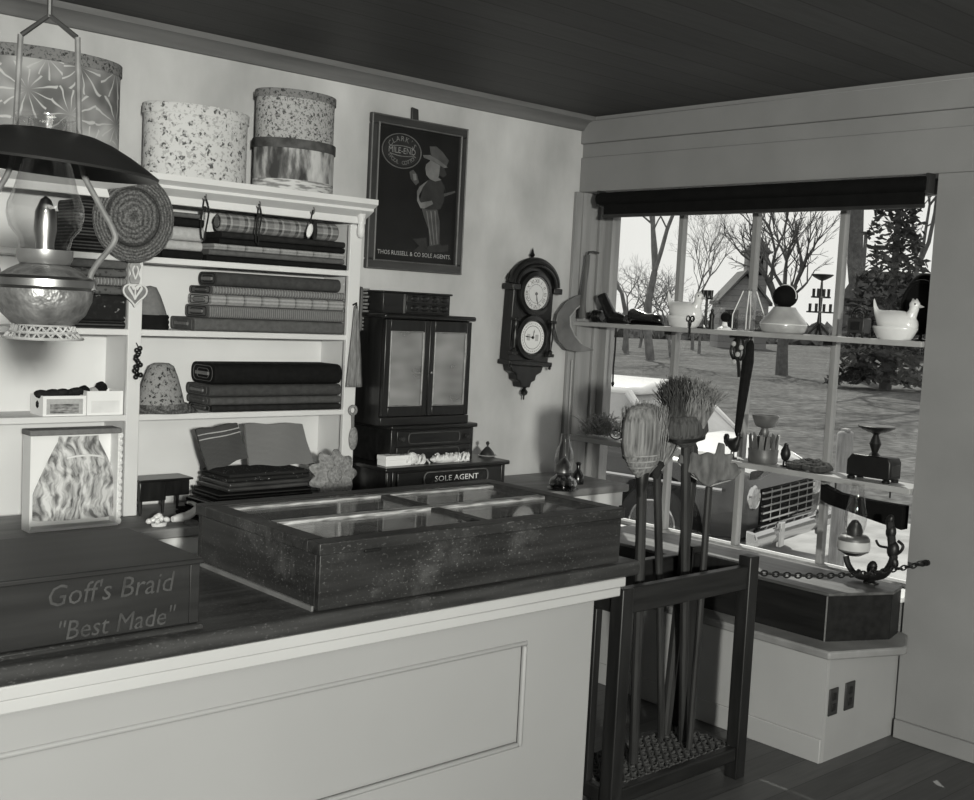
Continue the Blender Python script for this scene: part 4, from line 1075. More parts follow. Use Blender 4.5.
# ------------------------------------------------------------------ double dial wall clock
ky = -.088
def K(cx_, cy_): return A(490+cx_/4.44, 230+cy_/4.44, 1, ky)
kl, kr = K(94, 400).x, K(272, 400).x
kc = (kl+kr)/2; kz0 = K(165, 590).z; kz1 = K(185, 245).z
cl = thing('wall_clock', 'dark carved wall clock with two white dials, right of the sign', 'clock', (kc, 0, K(118, 750).z))
cl.rotation_euler = (0, R(2.2), 0)
b0 = cl.location.z; hw = (kr-kl)/2
zl = kz0-b0; zh = kz1-b0
zt = K(190, 140).z-b0
arch = [(-hw, 0), (hw, 0), (hw, zh-zl)] + [(hw*math.cos(a), zh-zl+(zt-zh)*math.sin(a)) for a in [R(x) for x in range(12, 170, 12)]] + [(-hw, zh-zl)]
MB().prism(arch, (0, -.012, zl), d=(0, ky+.025, 0)).build('case', M_CLOCK, cl, bevel=.004)
# cornice following the arch
m = MB(); m.tube([((hw+.014)*math.cos(a), ky+.012, zh+(zt-zh+.004)*math.sin(a)) for a in [R(x) for x in range(0, 181, 10)]], .019, 10); m.tube([((hw-.006)*math.cos(a), ky-.004, zh+(zt-zh-.018)*math.sin(a)) for a in [R(x) for x in range(0, 181, 10)]], .008, 8); m.build('arch_moulding', M_CLOCK, cl)
m = MB(); m.box((-hw-.032, ky-.012, zh-.030), (-hw*.84, ky+.06, zh-.002)); m.build('cornice', M_CLOCK, cl, bevel=.004)
m = MB(); m.box((hw*.84, ky-.012, zh-.030), (hw+.036, ky+.06, zh-.002)); m.build('cornice', M_CLOCK, cl, bevel=.004)
fin = [(.004, 0), (.012, .006), (.006, .014), (.014, .026), (.008, .036), (.004, .05), (0, .062)]
MB().lathe(fin, (0, ky+.045, zt+.008), 12).build('finial', M_CLOCK, cl)
for s in (-1, 1): MB().lathe([(r_*.85, z*.75) for r_, z in fin], (s*(hw+.022), ky+.03, zh+.004), 12).build('finial', M_CLOCK, cl)
# dial doors
zu, zd = K(188, 282).z-b0, K(185, 477).z-b0
ru = (K(188, 210).z-K(188, 354).z)/2
def dial(z, r_, calendar):
    MB().lathe([(r_*1.42, .012), (r_*1.36, -.006), (r_*1.12, -.012), (r_*1.04, -.004), (r_*1.04, .006)], (0, ky, z), 36, axis=(0, 1, 0)).build('bezel', M_CLOCK, cl, angle=50)
    df = MB().lathe([(0, -.0), (r_, -.0), (r_, .006)], (0, ky-.002, z), 40, axis=(0, 1, 0)).build('dial', M_DIAL, cl)
    m = MB(); nums = ['XII', 'I', 'II', 'III', 'IIII', 'V', 'VI', 'VII', 'VIII', 'IX', 'X', 'XI']
    if calendar:
        for i in range(31):
            a = PI/2-2*PI*i/31; u = Vector((math.cos(a), 0, math.sin(a))); t_ = Vector((u.z, 0, -u.x))
            m.text(str(i+1), r_*.13, Vector((0, ky-.0022, z))+u*r_*.87, t_, u, ext=.0006)
        for dx, dz_ in ((-.4, .02), (.4, .02)):
            m.box((r_*dx-r_*.12, ky-.0035, z+r_*dz_-r_*.26), (r_*dx+r_*.12, ky-.0022, z+r_*dz_+r_*.26)) if False else None
    else:
        for i, s in enumerate(nums):
            a = PI/2-2*PI*i/12; u = Vector((math.cos(a), 0, math.sin(a))); t_ = Vector((u.z, 0, -u.x))
            m.text(s, r_*.33, Vector((0, ky-.0022, z))+u*r_*.78, t_, u, ext=.0006)
    m.build('numerals', M_INK, df, smooth=False)
    m = MB(); m.tube([(r_*(.62 if not calendar else .72)*math.cos(a), ky-.0022, z+r_*(.58 if not calendar else .72)*math.sin(a)) for a in [2*PI*i/36 for i in range(36)]], .0011, 4, closed=True); m.build('dial_ring', M_INK, df)
    if calendar:
        for dx in (-.36, .36):
            m = MB(); m.box((r_*dx-r_*.13, ky-.003, z-r_*.2), (r_*dx+r_*.13, ky-.0022, z+r_*.2)); m.build('date_window', M_PALEFAB, df)
    def hand(ang, L, wd):
        a = R(ang); u = Vector((math.sin(a), 0, math.cos(a))); t_ = Vector((u.z, 0, -u.x)); o = Vector((0, ky-.004, z))
        MB().slab([o-u*L*.15-t_*wd, o+u*L*.6-t_*wd, o+u*L*.7-t_*wd*2, o+u*L, o+u*L*.7+t_*wd*2, o+u*L*.6+t_*wd, o-u*L*.15+t_*wd], (0, -.001, 0)).build('hand', M_INK, df, smooth=False)
    if calendar: hand(274, r_*.72, .0016); hand(10, r_*.5, .0012)
    else: hand(163, r_*.85, .0015); hand(168, r_*.5, .0022)
    MB().lathe([(0, -.006), (r_*.09, -.005), (r_*.09, 0)], (0, ky-.002, z), 12, axis=(0, 1, 0)).build('hub', M_INK, df)
dial(zu, ru, False); dial(zd, ru, True)
MB().lathe([(ru*1.06, 0), (ru*1.06, .001), (0, .001)], (0, ky-.011, zu), 32, axis=(0, 1, 0)).build('dial_glass', M_CLEAR, cl)
# half columns beside the lower dial
col = [(.011, 0), (.013, .01), (.007, .018), (.009, .05), (.012, .075), (.007, .1), (.011, .115), (.013, .13), (.01, .145)]
for s in (-1, 1):
    MB().lathe([(a, b*1.0) for a, b in col], (s*(hw-.012), ky-.006, zd-.072), 12).build('column', M_CLOCK, cl)
    MB().box((s*(hw-.012)-.018, ky-.02, zd+.073), (s*(hw-.012)+.018, ky+.01, zd+.088)).build('capital', M_CLOCK, cl, bevel=.003)
    MB().box((s*(hw-.012)-.018, ky-.02, zd-.088), (s*(hw-.012)+.018, ky+.01, zd-.072)).build('plinth', M_CLOCK, cl, bevel=.003)
    MB().lathe([(.004, .03), (.01, .022), (.006, .012), (.008, .006), (0, 0)], (s*(hw-.0), ky, zl-.03), 10).build('drop', M_CLOCK, cl)
MB().box((-hw-.01, ky-.006, zl-.014), (hw+.012, -.01, zl+.008)).build('base_moulding', M_CLOCK, cl, bevel=.004)
brk = [(-hw*.82, 0), (hw*.82, 0), (hw*.74, -.03), (hw*.5, -.045), (hw*.46, -.07), (hw*.28, -.08), (hw*.22, -.105), (-hw*.22, -.105), (-hw*.28, -.08), (-hw*.46, -.07), (-hw*.5, -.045), (-hw*.74, -.03)]
MB().prism(brk, (0, -.012, zl-.014), d=(0, ky+.03, 0)).build('bracket', M_CLOCK, cl, bevel=.004)
zd2 = zl-.119
MB().lathe([(.0, 0), (.004, .006), (.004, .022), (.016, .030), (.018, .042), (.008, .056), (.012, zd2+.01)], (0, -.062, -.01), 14).build('pendant', M_CLOCK, cl)

# ------------------------------------------------------------------ grass hook hung in the corner
hy = -.088
def S(cx_, cy_): return A(490+cx_/4.44, 230+cy_/4.44, 1, hy)
base = S(330, 530)
t = thing('grass_hook', 'greyed crescent shaped grass hook hung in the corner beside the clock', 'tool', (base.x, hy, base.z))
outer = [(412, 285), (380, 290), (330, 320), (296, 370), (284, 430), (298, 490), (335, 530), (385, 542), (460, 534)]
inner = [(400, 505), (372, 470), (352, 425), (350, 385), (378, 350), (402, 330), (418, 300)]
pts = [S(*q)-Vector(base) for q in outer+inner]
m = MB(); m.slab([(q.x, 0, q.z) for q in pts], (0, -.008, 0)); m.build('blade', M_TIN, t, bevel=.002)
m = MB(); m.tube([Vector((q.x, -.008, q.z)) for q in [S(*p_)-Vector(base) for p_ in inner]], .004, 6); m.build('blade_rib', plain('pale_rib', .3, .2, 20, .4), t)
q = [S(*p_)-Vector(base) for p_ in ((402, 390), (404, 330), (412, 250), (424, 160), (428, 110))]
m = MB(); m.tube([Vector((v.x, -.010, v.z)) for v in spline(q)], [.022, .017, .013, .012, .011], 8); m.build('handle', M_TOOLWOOD, t)
q = [S(*p_)-Vector(base) for p_ in ((426, 116), (432, 98), (450, 96), (476, 102))]
m = MB(); m.tube([Vector((v.x, -.010, v.z)) for v in q], .005, 8); m.build('hook', M_DARK, t)

# ------------------------------------------------------------------ hanging lamp over the counter, left
LC = D(44, 290, 1.70)
zz = lambda py: D(44, py, 1.70).z
ppm = FPX/1.70
zb = zz(338)
hl = thing('hanging_lamp', 'hanging oil lamp with a broad dark tin shade and brass font, far left', 'lamp', (LC.x, LC.y, zb))
r_ = lambda px: px/ppm
Zr = lambda py: zz(py)-zb
sh = [(r_(34), Zr(133)), (r_(46), Zr(134.5)), (r_(62), Zr(140)), (r_(80), Zr(149)), (r_(96), Zr(158.5)), (r_(108), Zr(166.5)), (r_(107), Zr(169)), (r_(80), Zr(153)), (r_(46), Zr(138)), (r_(33), Zr(136))]
o = MB().lathe(sh, (0, 0, 0), 56).build('shade', plain('dark_tin_shade', .012, .25, 7, .38, .02, spec=.5), hl, angle=50)
o.location = (0, 0, Zr(170)); o.data.transform(Matrix.Translation((0, 0, -Zr(170)))); o.rotation_euler = Matrix.Rotation(R(3.5), 3, FWD).to_euler()
MB().lathe([(r_(30), Zr(118)), (r_(29), Zr(126)), (r_(36), Zr(137)), (r_(34), Zr(142))], (0, 0, 0), 32).build('smoke_bell', M_CLEAR, hl, angle=60)
MB().lathe([(r_(18), Zr(120)), (r_(20), Zr(150)), (r_(30), Zr(190)), (r_(36), Zr(205)), (r_(37), Zr(215)), (r_(34), Zr(228)), (r_(26), Zr(238)), (r_(23), Zr(252))], (0, 0, 0), 36).build('chimney', M_CLEAR, hl, angle=60)
MB().lathe([(r_(9), Zr(254)), (r_(9), Zr(242)), (r_(11), Zr(230)), (r_(10), Zr(212)), (r_(5), Zr(200)), (0, Zr(196))], (0, 0, 0), 20).build('burner_cone', M_NICKEL, hl, angle=60)
MB().lathe([(r_(24), Zr(264)), (r_(27), Zr(258)), (r_(27), Zr(250)), (r_(25), Zr(250)), (r_(23), Zr(256)), (0, Zr(256))], (0, 0, 0), 30).build('gallery', M_BRASS, hl)
MB().lathe([(r_(22), Zr(264)), (r_(34), Zr(270)), (r_(44), Zr(277)), (r_(46), Zr(282)), (r_(46), Zr(287)), (r_(47), Zr(291)), (r_(46), Zr(300)), (r_(40), Zr(314)), (r_(30), Zr(324)), (0, Zr(328))], (0, 0, 0), 44).build('font', M_EMBOSS, hl, angle=50)
m = MB().lathe([(r_(47.5), Zr(276)), (r_(50), Zr(279)), (r_(50), Zr(286)), (r_(47.5), Zr(289))], (0, 0, 0), 44); m.build('font_ring', M_NICKEL, hl)
m = MB()   # pierced gallery under the font
for i in range(22):
    a = 2*PI*i/22; a2 = a+2*PI/22
    for (ra, za), (rb, zb_) in (((27, 326), (37, 338)), ((29, 338), (30, 326))):
        m.tube([(r_(ra)*math.cos(a), r_(ra)*math.sin(a), Zr(za)), (r_(rb)*math.cos(a2), r_(rb)*math.sin(a2), Zr(zb_))], .0016, 5)
for ra, za in ((26, 325), (32, 332), (38, 338)): m.tube([(r_(ra)*math.cos(a), r_(ra)*math.sin(a), Zr(za)) for a in [2*PI*i/30 for i in range(30)]], .002, 5, closed=True)
m.build('pierced_rim', plain('pale_metal', .26, .2, 20, .4), hl)
# harp: two arms in the plane square to the view
u = Vector((RT.x, RT.y, 0)).normalized()
for s in (-1, 1):
    m = MB(); pr = [(28, 40), (31, 118), (32, 134), (36, 170), (52, 200), (68, 228), (68, 240), (52, 262), (46, 275), (49, 288)]
    pts = spline([Vector((u.x*s*r_(a), u.y*s*r_(a), Zr(b))) for a, b in pr], 5)
    m.tube(pts, .0045, 8); m.build('harp_arm', plain('harp_wire', .10, .4, 30, .6), hl)
m = MB(); m.tube([(u.x*-r_(27), u.y*-r_(27), Zr(40)), (0, 0, Zr(20)), (u.x*r_(27), u.y*r_(27), Zr(40))], .004, 8); m.build('harp_top', M_DARK, hl)
MB().tube([(0, 0, Zr(22)), (0, 0, H_CEIL-zb-.02)], .004, 8).build('hanging_rod', M_DARK, hl)
MB().lathe([(0, H_CEIL-zb-.025), (.03, H_CEIL-zb-.012), (.035, H_CEIL-zb)], (0, 0, 0), 18).build('ceiling_cup', M_DARK, hl)

# ------------------------------------------------------------------ oil lamp in the corner of the back counter
cy_ = -.445
q = A(562, 500, 1, cy_); zb = DESK
t = thing('oil_lamp', 'glass oil lamp with tall chimney on the back counter in the corner', 'lamp', (q.x, cy_, zb))
Zr2 = lambda py: A(562, py, 1, cy_).z-zb
pm = 1/(A(572, 480, 1, cy_)-A(562, 480, 1, cy_)).length*10
rc = lambda px: px/pm
k = FPX/((Vector((q.x, cy_, .9))-CAM).dot(FWD)); rc = lambda px: px/k
z5 = .012
MB().lathe([(0, 0), (rc(15), 0), (rc(16), z5*.35), (rc(14), z5*.7), (rc(13), z5)], (0, 0, 0), 24).build('foot', M_BLACKSHINE, t)
MB().lathe([(rc(13), z5), (rc(14.5), z5+.012), (rc(13), max(Zr2(479), z5+.02)), (rc(6), Zr2(474)), (0, Zr2(474))], (0, 0, 0), 24).build('font', M_TINTGLASS, t)
MB().lathe([(rc(6), Zr2(475)), (rc(9), Zr2(472)), (rc(8), Zr2(466)), (rc(4), Zr2(460)), (0, Zr2(457))], (0, 0, 0), 20).build('burner', M_BRASS, t)
MB().lathe([(rc(8), Zr2(472)), (rc(10), Zr2(462)), (rc(9), Zr2(452)), (rc(5), Zr2(443)), (rc(4.5), Zr2(434))], (0, 0, 0), 24).build('chimney', M_CLEAR, t, angle=60)
t = thing('shade_cord', 'thin pale cord hanging straight down in the corner behind the oil lamp', 'cord', (A(566, 470, 1, -.06).x, -.06, A(566, 470, 1, -.06).z))
L = A(572, 360, 1, -.06).z-t.location.z
MB().tube([(0, 0, .02), (0, 0, L)], .0022, 6).build('cord_line', M_PALEFAB, t)
MB().lathe([(0, 0), (.006, .004), (.008, .014), (.003, .026), (0, .028)], (0, 0, 0), 10).build('cord_pull', M_PALEFAB, t)
q = A(577, 492, 1, -.36)
t = thing('cruet_bottle', 'small dark bottle beside the oil lamp in the corner', 'bottle', (q.x, -.36, DESK))
zq = A(577, 462, 1, -.36).z-DESK
MB().lathe([(0, 0), (.028, 0), (.03, zq*.1), (.029, zq*.42), (.016, zq*.58), (.010, zq*.66), (.010, zq*.88), (.013, zq*.9), (.013, zq*.93), (0, zq*.93)], (0, 0, 0), 18).build('bottle_body', M_BLACKSHINE, t, angle=50)
MB().lathe([(.008, zq*.93), (.012, zq*.96), (.006, zq), (0, zq)], (0, 0, 0), 12).build('stopper', M_DARK, t)
# ------------------------------------------------------------------ two shelves across the window
zU, zL = 1.553, .984
SX0, SX1 = -.02, .135
M_SHELF = plain('window_shelf_paint', .34, .15, 6, .5, .03)
t = thing('window_shelf', 'upper painted shelf across the window, holding the white hens', 'shelf', (0, 0, zU-.022))
MB().slab([(SX0, -.015, 0), (SX1, -.05, 0), (SX1, Y_J+.004, 0), (SX0, Y_J+.004, 0)], (0, 0, .022)).build('shelf_board', M_SHELF, t, bevel=.003)
for y in YM[1:4]: MB().box((.11, y-.022, -.018), (.138, y+.022, -.001)).build('shelf_clip', M_BLACK, t)
t = thing('window_shelf', 'lower painted shelf across the window, holding the rooster', 'shelf', (0, 0, zL-.024))
MB().slab([(SX0, -.012, 0), (SX1, -.05, 0), (SX1, Y_J+.004, 0), (SX0, Y_J+.004, 0)], (0, 0, .024)).build('shelf_board', M_SHELF, t, bevel=.003)
for y in YM[1:4]: MB().box((.11, y-.022, -.020), (.138, y+.022, -.001)).build('shelf_clip', M_BLACK, t)
IX = .05     # middle of the shelves
def U(px, py, x=IX): return A(px, py, 0, x)
def at_shelf(name, label, cat, px, z, x=IX, rz=0, group=None):
    q = U(px, 330 if z > 1.3 else 462, x); return thing(name, label, cat, (x, q.y, z), rz, group)
def wy(px0, px1, py, x=IX): return abs(U(px1, py, x).y-U(px0, py, x).y)

# --- black leather shoes and dark glass at the left end
t = at_shelf('button_boot', 'black shiny button boot leaning up, left end of the upper window shelf', 'boot', 613, zU, .04, PI/2+.15)
m = MB(); m.tube(spline([(.075, 0, .135), (.055, 0, .10), (.03, 0, .06), (.01, 0, .035), (-.03, 0, .026), (-.07, 0, .02)]), [.026, .026, .028, .030, .028, .025, .020], 12)
m.build('boot_upper', M_BLACKSHINE, t)
MB().prism([(-.095, 0), (-.03, .0), (-.01, .0), (.025, 0), (.035, .02), (-.02, .012), (-.09, .008)], (0, .022, 0), d=(0, -.044, 0)).build('sole', M_BLACKMATT, t, bevel=.003)
m = MB()
for i in range(5): m.ball((.026+.012*i, -.026, .05+.017*i), .005, 8, 6)
m.build('buttons', M_NICKEL, t)
t = at_shelf('ribbed_jar', 'small black ribbed jar lying at the far left of the upper window shelf', 'jar', 594, zU, .035, PI/2)
m = MB().lathe([(0, 0), (.022, 0), (.03, .01), (.025, .02), (.031, .03), (.025, .04), (.031, .05), (.024, .062), (.014, .07), (.016, .085), (0, .085)], (-.05, 0, .031), 18, axis=(1, 0, 0)); m.build('jar_body', M_BLACKSHINE, t)
MB().lathe([(0, .085), (.018, .085), (.018, .095), (0, .097)], (-.05, 0, .031), 14, axis=(1, 0, 0)).build('jar_cap', M_DARK, t)
t = at_shelf('leather_shoe', 'long low black shoe with its toe to the right on the upper window shelf', 'shoe', 646, zU, .04, PI/2)
m = MB(); n = 12; prof = [(-.10, .012, .014), (-.085, .03, .022), (-.05, .034, .026), (-.01, .030, .024), (.03, .034, .030), (.07, .040, .036), (.095, .036, .034), (.102, .02, .024)]
rings = []
for x, ry_, rz_ in prof:
    rings.append([m.bm.verts.new((x, ry_*.85*math.cos(2*PI*i/n), .008+rz_*(1+math.sin(2*PI*i/n)))) for i in range(n)])
for a, b in zip(rings, rings[1:]):
    for i in range(n): m.bm.faces.new((a[i], a[(i+1) % n], b[(i+1) % n], b[i]))
m.bm.faces.new(rings[0]); m.bm.faces.new(rings[-1]); m.build('shoe_upper', M_BLACKSHINE, t, angle=60)
MB().prism(rr(.20, .055, .026), (0, 0, 0), (1, 0, 0), (0, 1, 0), (0, 0, .008)).build('sole', M_BLACKMATT, t, bevel=.002)
t = thing('hanging_strap', 'thin dark strap hanging below the left end of the upper window shelf', 'strap', (.06, U(613, 380, .06).y, U(613, 384, .06).z))
L = zU-.022-t.location.z
MB().tube(spline([(0, 0, 0), (.002, .004, L*.3), (-.002, -.003, L*.6), (0, 0, L)]), .0045, 6).build('strap_line', M_DARKFAB, t)
MB().ball((0, 0, .0), (.008, .008, .014), 10, 7).build('strap_end', M_DARKFAB, t)

# --- white hen dishes
def hen(label, px, W, Hh, tail_left=True, scale=1):
    t = at_shelf('hen_dish', label, 'dish', px, zU, .03, PI/2 if tail_left else -PI/2, 'white hen dishes on the upper window shelf')
    # local +x runs to the left in the photo
    s = W/.165
    MB().lathe([(0, 0), (.056*s, 0), (.064*s, .008*s), (.079*s, .036*s), (.081*s, .042*s), (.078*s, .046*s), (0, .046*s)], (0, 0, 0), 32, 1, .68).build('nest_base', M_MILK, t, angle=50)
    m = MB(); n = 18; rings = []
    body = [(-.079, .004, .052), (-.076, .022, .052), (-.060, .040, .054), (-.025, .050, .056), (.02, .049, .058), (.05, .040, .064), (.068, .028, .078), (.078, .021, .098), (.084, .016, .118), (.087, .009, .132), (.088, .002, .138)]
    for x, rad, cz in body:
        ht = rad*.92
        rings.append([m.bm.verts.new((x*s, rad*.82*s*math.cos(2*PI*i/n)*(1 if x < .06 else .7), max(.040, cz+ht*math.sin(2*PI*i/n))*s)) for i in range(n)])
    for a, b in zip(rings, rings[1:]):
        for i in range(n): m.bm.faces.new((a[i], a[(i+1) % n], b[(i+1) % n], b[i]))
    m.bm.faces.new(rings[0]); m.bm.faces.new(rings[-1]); m.build('hen_body', M_MILK, t, angle=80)
    m = MB(); m.tube(spline([(-.05*s, 0, .075*s), (-.062*s, 0, .100*s), (-.066*s, 0, .118*s)]), [.026*s, .024*s, .022*s, .020*s, .018*s, .017*s, .016*s, .016*s, .016*s, .016*s, .016*s, .016*s, .016*s], 12); m.ball((-.066*s, 0, .122*s), (.019*s, .016*s, .018*s), 14, 9)
    hd = m.build('head', M_MILK, t, angle=70)
    MB().lathe([(.007*s, 0), (.004*s, .01*s), (0, .02*s)], (-.082*s, 0, .119*s), 10, axis=(-1, 0, -.1)).build('beak', M_PALEFAB, hd)
    MB().prism([(-.08, .134), (-.072, .146), (-.066, .138), (-.058, .146), (-.052, .134), (-.06, .126), (-.074, .126)], (0, .004*s, 0), (s, 0, 0), (0, 0, s), (0, -.008*s, 0)).build('comb', M_PALEFAB, hd, bevel=.002)
    for sy in (-1, 1): MB().ball((-.074*s, sy*.0145*s, .126*s), .003*s, 8, 6).build('eye', M_INK, hd)
hen('white glass hen dish with tail up, left half of the upper window shelf', 683.5, wy(667, 700, 320), .12)
hen('larger white glass hen dish, right end of the upper window shelf', 895, wy(873, 917, 330), .12)
# scissors hung over the shelf edge
q = U(690, 326, SX0-.003)
t = thing('scissors', 'small black scissors hanging over the upper window shelf edge by the left hen', 'scissors', (SX0-.003, q.y, U(690, 341, SX0-.003).z))
L = U(690, 316, SX0-.003).z-t.location.z
MB().tube([(0, .012*s_+.010*math.cos(a), L-.012+.012*math.sin(a)) for s_ in (1,) for a in [2*PI*i/14 for i in range(14)]], .003, 6, closed=True).build('handle_ring', M_BLACK, t)
MB().tube([(0, -.012+.010*math.cos(a), L-.012+.012*math.sin(a)) for a in [2*PI*i/14 for i in range(14)]], .003, 6, closed=True).build('handle_ring', M_BLACK, t)
for s in (-1, 1): MB().tube([(s*.001, s*.008, L-.024), (s*.001, 0, L*.5), (s*.001, -s*.006, 0)], [.003, .004, .001], 6).build('scissor_blade', M_BLACK, t)
# --- small iron candle stand
def zz_(py, px=700, x=IX): return U(px, py, x).z-zU
t = at_shelf('candle_stand', 'small black iron candle stand right of the left hen dish', 'candle holder', 705, zU, .06)
hh = zz_(290, 705)
MB().lathe([(0, 0), (.036, 0), (.038, .006), (.02, .012), (.006, .018), (.006, hh*.78), (.012, hh*.8)], (0, 0, 0), 20).build('base', M_BLACK, t)
MB().box((-.006, -.030, hh*.76), (.006, .034, hh*.80)).build('crossbar', M_BLACK, t)
for y in (-.022, .0, .022): MB().lathe([(.0, hh*.8), (.008, hh*.8), (.010, hh), (.007, hh), (.006, hh*.84)], (0, y, 0), 12).build('candle_cup', M_BLACK, t)
t = at_shelf('iron_figurine', 'tiny dark upright iron figure standing beside the candle stand', 'ornament', 711, zU, .03)
MB().lathe([(0, 0), (.014, 0), (.012, .02), (.010, .045), (.013, .06), (.007, .075), (0, .076)], (0, 0, 0), 12).build('body', M_BLACK, t)
MB().ball((0, 0, .082), (.008, .008, .010), 10, 7).build('head', M_BLACK, t)
t = at_shelf('pin_stand', 'dark round pincushion on a white china foot, left of the clear glass bottle', 'pincushion', 725, zU, .05)
zc = zz_(317, 725)
MB().lathe([(0, 0), (.034, 0), (.030, .008), (.014, .016), (.01, zc-.022), (0, zc-.02)], (0, .004, 0), 18).build('china_foot', M_MILK, t)
MB().ball((0, 0, zc), .024, 16, 10).build('cushion', M_BLACKMATT, t)
# --- clear faceted bottle
t = at_shelf('faceted_bottle', 'tall clear faceted glass bottle in front of the middle mullion', 'bottle', 747.5, zU, .06)
hb = zz_(289, 748); wb = wy(735, 761, 315)/2
MB().lathe([(0, 0), (wb*.85, 0), (wb, .01), (wb, hb*.38), (wb*.42, hb*.94), (wb*.42, hb), (wb*.36, hb)], (0, 0, 0), 4, a0=.5, a1=.5+2*PI).build('bottle_body', M_CLEAR, t, smooth=False)
m = MB()
for i in range(4):
    a = 2*PI*i/4+.5
    m.tube([(wb*math.cos(a), wb*math.sin(a), .008), (wb*math.cos(a), wb*math.sin(a), hb*.38), (wb*.42*math.cos(a), wb*.42*math.sin(a), hb*.95)], .0026, 6)
m.build('pale_edges', plain('pale_edge_line', .75, .1, 20, .4), t)  # thin pale rods along the bottle's edges
# --- round black mirror / ball above a glass bell
t = at_shelf('glass_decanter', 'squat milky glass decanter with a big round black stopper, center of the upper shelf', 'decanter', 783, zU, .055)
zn = zz_(307, 783); zt_ = zz_(295, 783); wb = wy(763, 803, 328)/2
MB().lathe([(0, 0), (wb*.82, 0), (wb*.92, .008), (wb, zn*.28), (wb*.98, zn*.40), (wb*.86, zn*.56), (wb*.58, zn*.84), (wb*.46, zn), (0, zn)], (0, 0, 0), 30).build('glass_body', plain('milky_glass', .40, .25, 9, .2, spec=.6), t, angle=50)
m = MB(); m.tube([(wb*.99*math.cos(a), wb*.99*math.sin(a), zn*.34) for a in [2*PI*i/30 for i in range(30)]], .0022, 6, closed=True); m.build('rim_bead', M_MILK, t)
rb = wy(771, 794, 295)/2*.92
MB().ball((0, 0, zn+rb*.86), (rb, rb, rb*.92), 24, 14).build('stopper', M_BLACKMATT, t)
MB().tube([(0, -rb*1.02*math.sin(a), zn+rb*.86+rb*.94*math.cos(a)) for a in [R(d) for d in range(-100, 101, 10)]], .0022, 6).build('stopper_rim', M_MILK, t)
# --- black tiered stand
t = at_shelf('tiered_stand', 'tall black iron stand with a top dish and tiers of candle cups', 'candle stand', 818.5, zU, .055)
h1, h2, h3 = zz_(312, 821), zz_(297, 821), zz_(276, 821)
MB().lathe([(.01, .02), (.006, .035), (.009, h1*.6), (.006, h1), (.008, h2), (.004, h3-.02), (.01, h3-.016)], (0, 0, 0), 14).build('stem', M_BLACK, t)
for i in range(4):
    a = R(45+90*i); MB().tube(spline([(0, 0, .05), (.018*math.cos(a), .018*math.sin(a), .03), (.042*math.cos(a), .042*math.sin(a), .005)]), .006, 8).build('foot', M_BLACK, t)
MB().lathe([(0, h3-.02), (.014, h3-.016), (.036, h3-.004), (.046, h3+.004), (.044, h3+.007), (0, h3)], (0, 0, 0), 28).build('dish', M_BLACK, t)
for hz_, rt in ((h1, .055), (h2, .04)):
    MB().lathe([(0, hz_-.004), (rt, hz_-.004), (rt, hz_+.002), (0, hz_+.002)], (0, 0, 0), 24).build('tier', M_BLACK, t)
    for i in range(4):
        a = 2*PI*i/4+.2; MB().lathe([(0, hz_+.0021), (.006, hz_+.0021), (.0065, hz_+.034), (.005, hz_+.034), (.004, hz_+.01)], (rt*.8*math.cos(a), rt*.8*math.sin(a), 0), 10).build('candle_cup', M_BLACK, t)
# --- toy iron chair/stove
t = at_shelf('toy_iron_stove', 'small dark openwork toy stove left of the right hen dish', 'toy', 859, zU, .05)
hh = zz_(306, 859)
MB().box((-.03, -.036, .018), (.03, .036, hh*.62)).build('stove_body', M_DARK, t, bevel=.004)
for y, x in ((-.03, -.024), (.03, -.024), (-.03, .024), (.03, .024)): MB().tube([(x*1.2, y*1.15, 0), (x, y, .02)], [.004, .007], 8).build('leg', M_BLACK, t)
m = MB()
for k_ in (.5, .75, 1): m.tube([(-.004, .036*k_*math.cos(a), hh*.62+(hh*.36)*k_*math.sin(a)) for a in [R(d) for d in range(0, 181, 15)]], .003, 6)
m.build('openwork_back', M_BLACK, t)
for y in (-.016, .016): MB().lathe([(.008, 0), (.006, .010), (.009, .02), (0, .021)], (-.0, y, hh*.62), 10).build('stove_lid', M_DARK, t)
MB().box((-.0325, -.022, .03), (-.0302, .022, hh*.5)).build('stove_door', M_BLACK, t, bevel=.001)
# --- black bonnet at the right end
q0, q1 = U(900, 300, .06), U(944, 300, .06)
t = at_shelf('black_bonnet', 'large black felt bonnet on a stand at the right end of the upper window shelf', 'hat', 921, zU, .134)
hb = zz_(272, 915)
wbn = wy(900, 944, 300)/2
MB().ball((0, 0, hb*.56), (.024, min(wbn, .085), hb*.44), 24, 14).build('crown', M_BLACKMATT, t)
MB().lathe([(0, 0), (.024, 0), (.024, .006), (.008, .012), (.008, hb*.3), (0, hb*.3)], (0, 0, 0), 16).build('hat_stand', M_BLACK, t)
m = MB(); m.tube([(-.018, min(wbn, .085)*.9*math.cos(a), hb*.5+hb*.38*math.sin(a)) for a in [2*PI*i/30 for i in range(30)]], .008, 8, closed=True); m.build('brim', M_BLACKMATT, t)

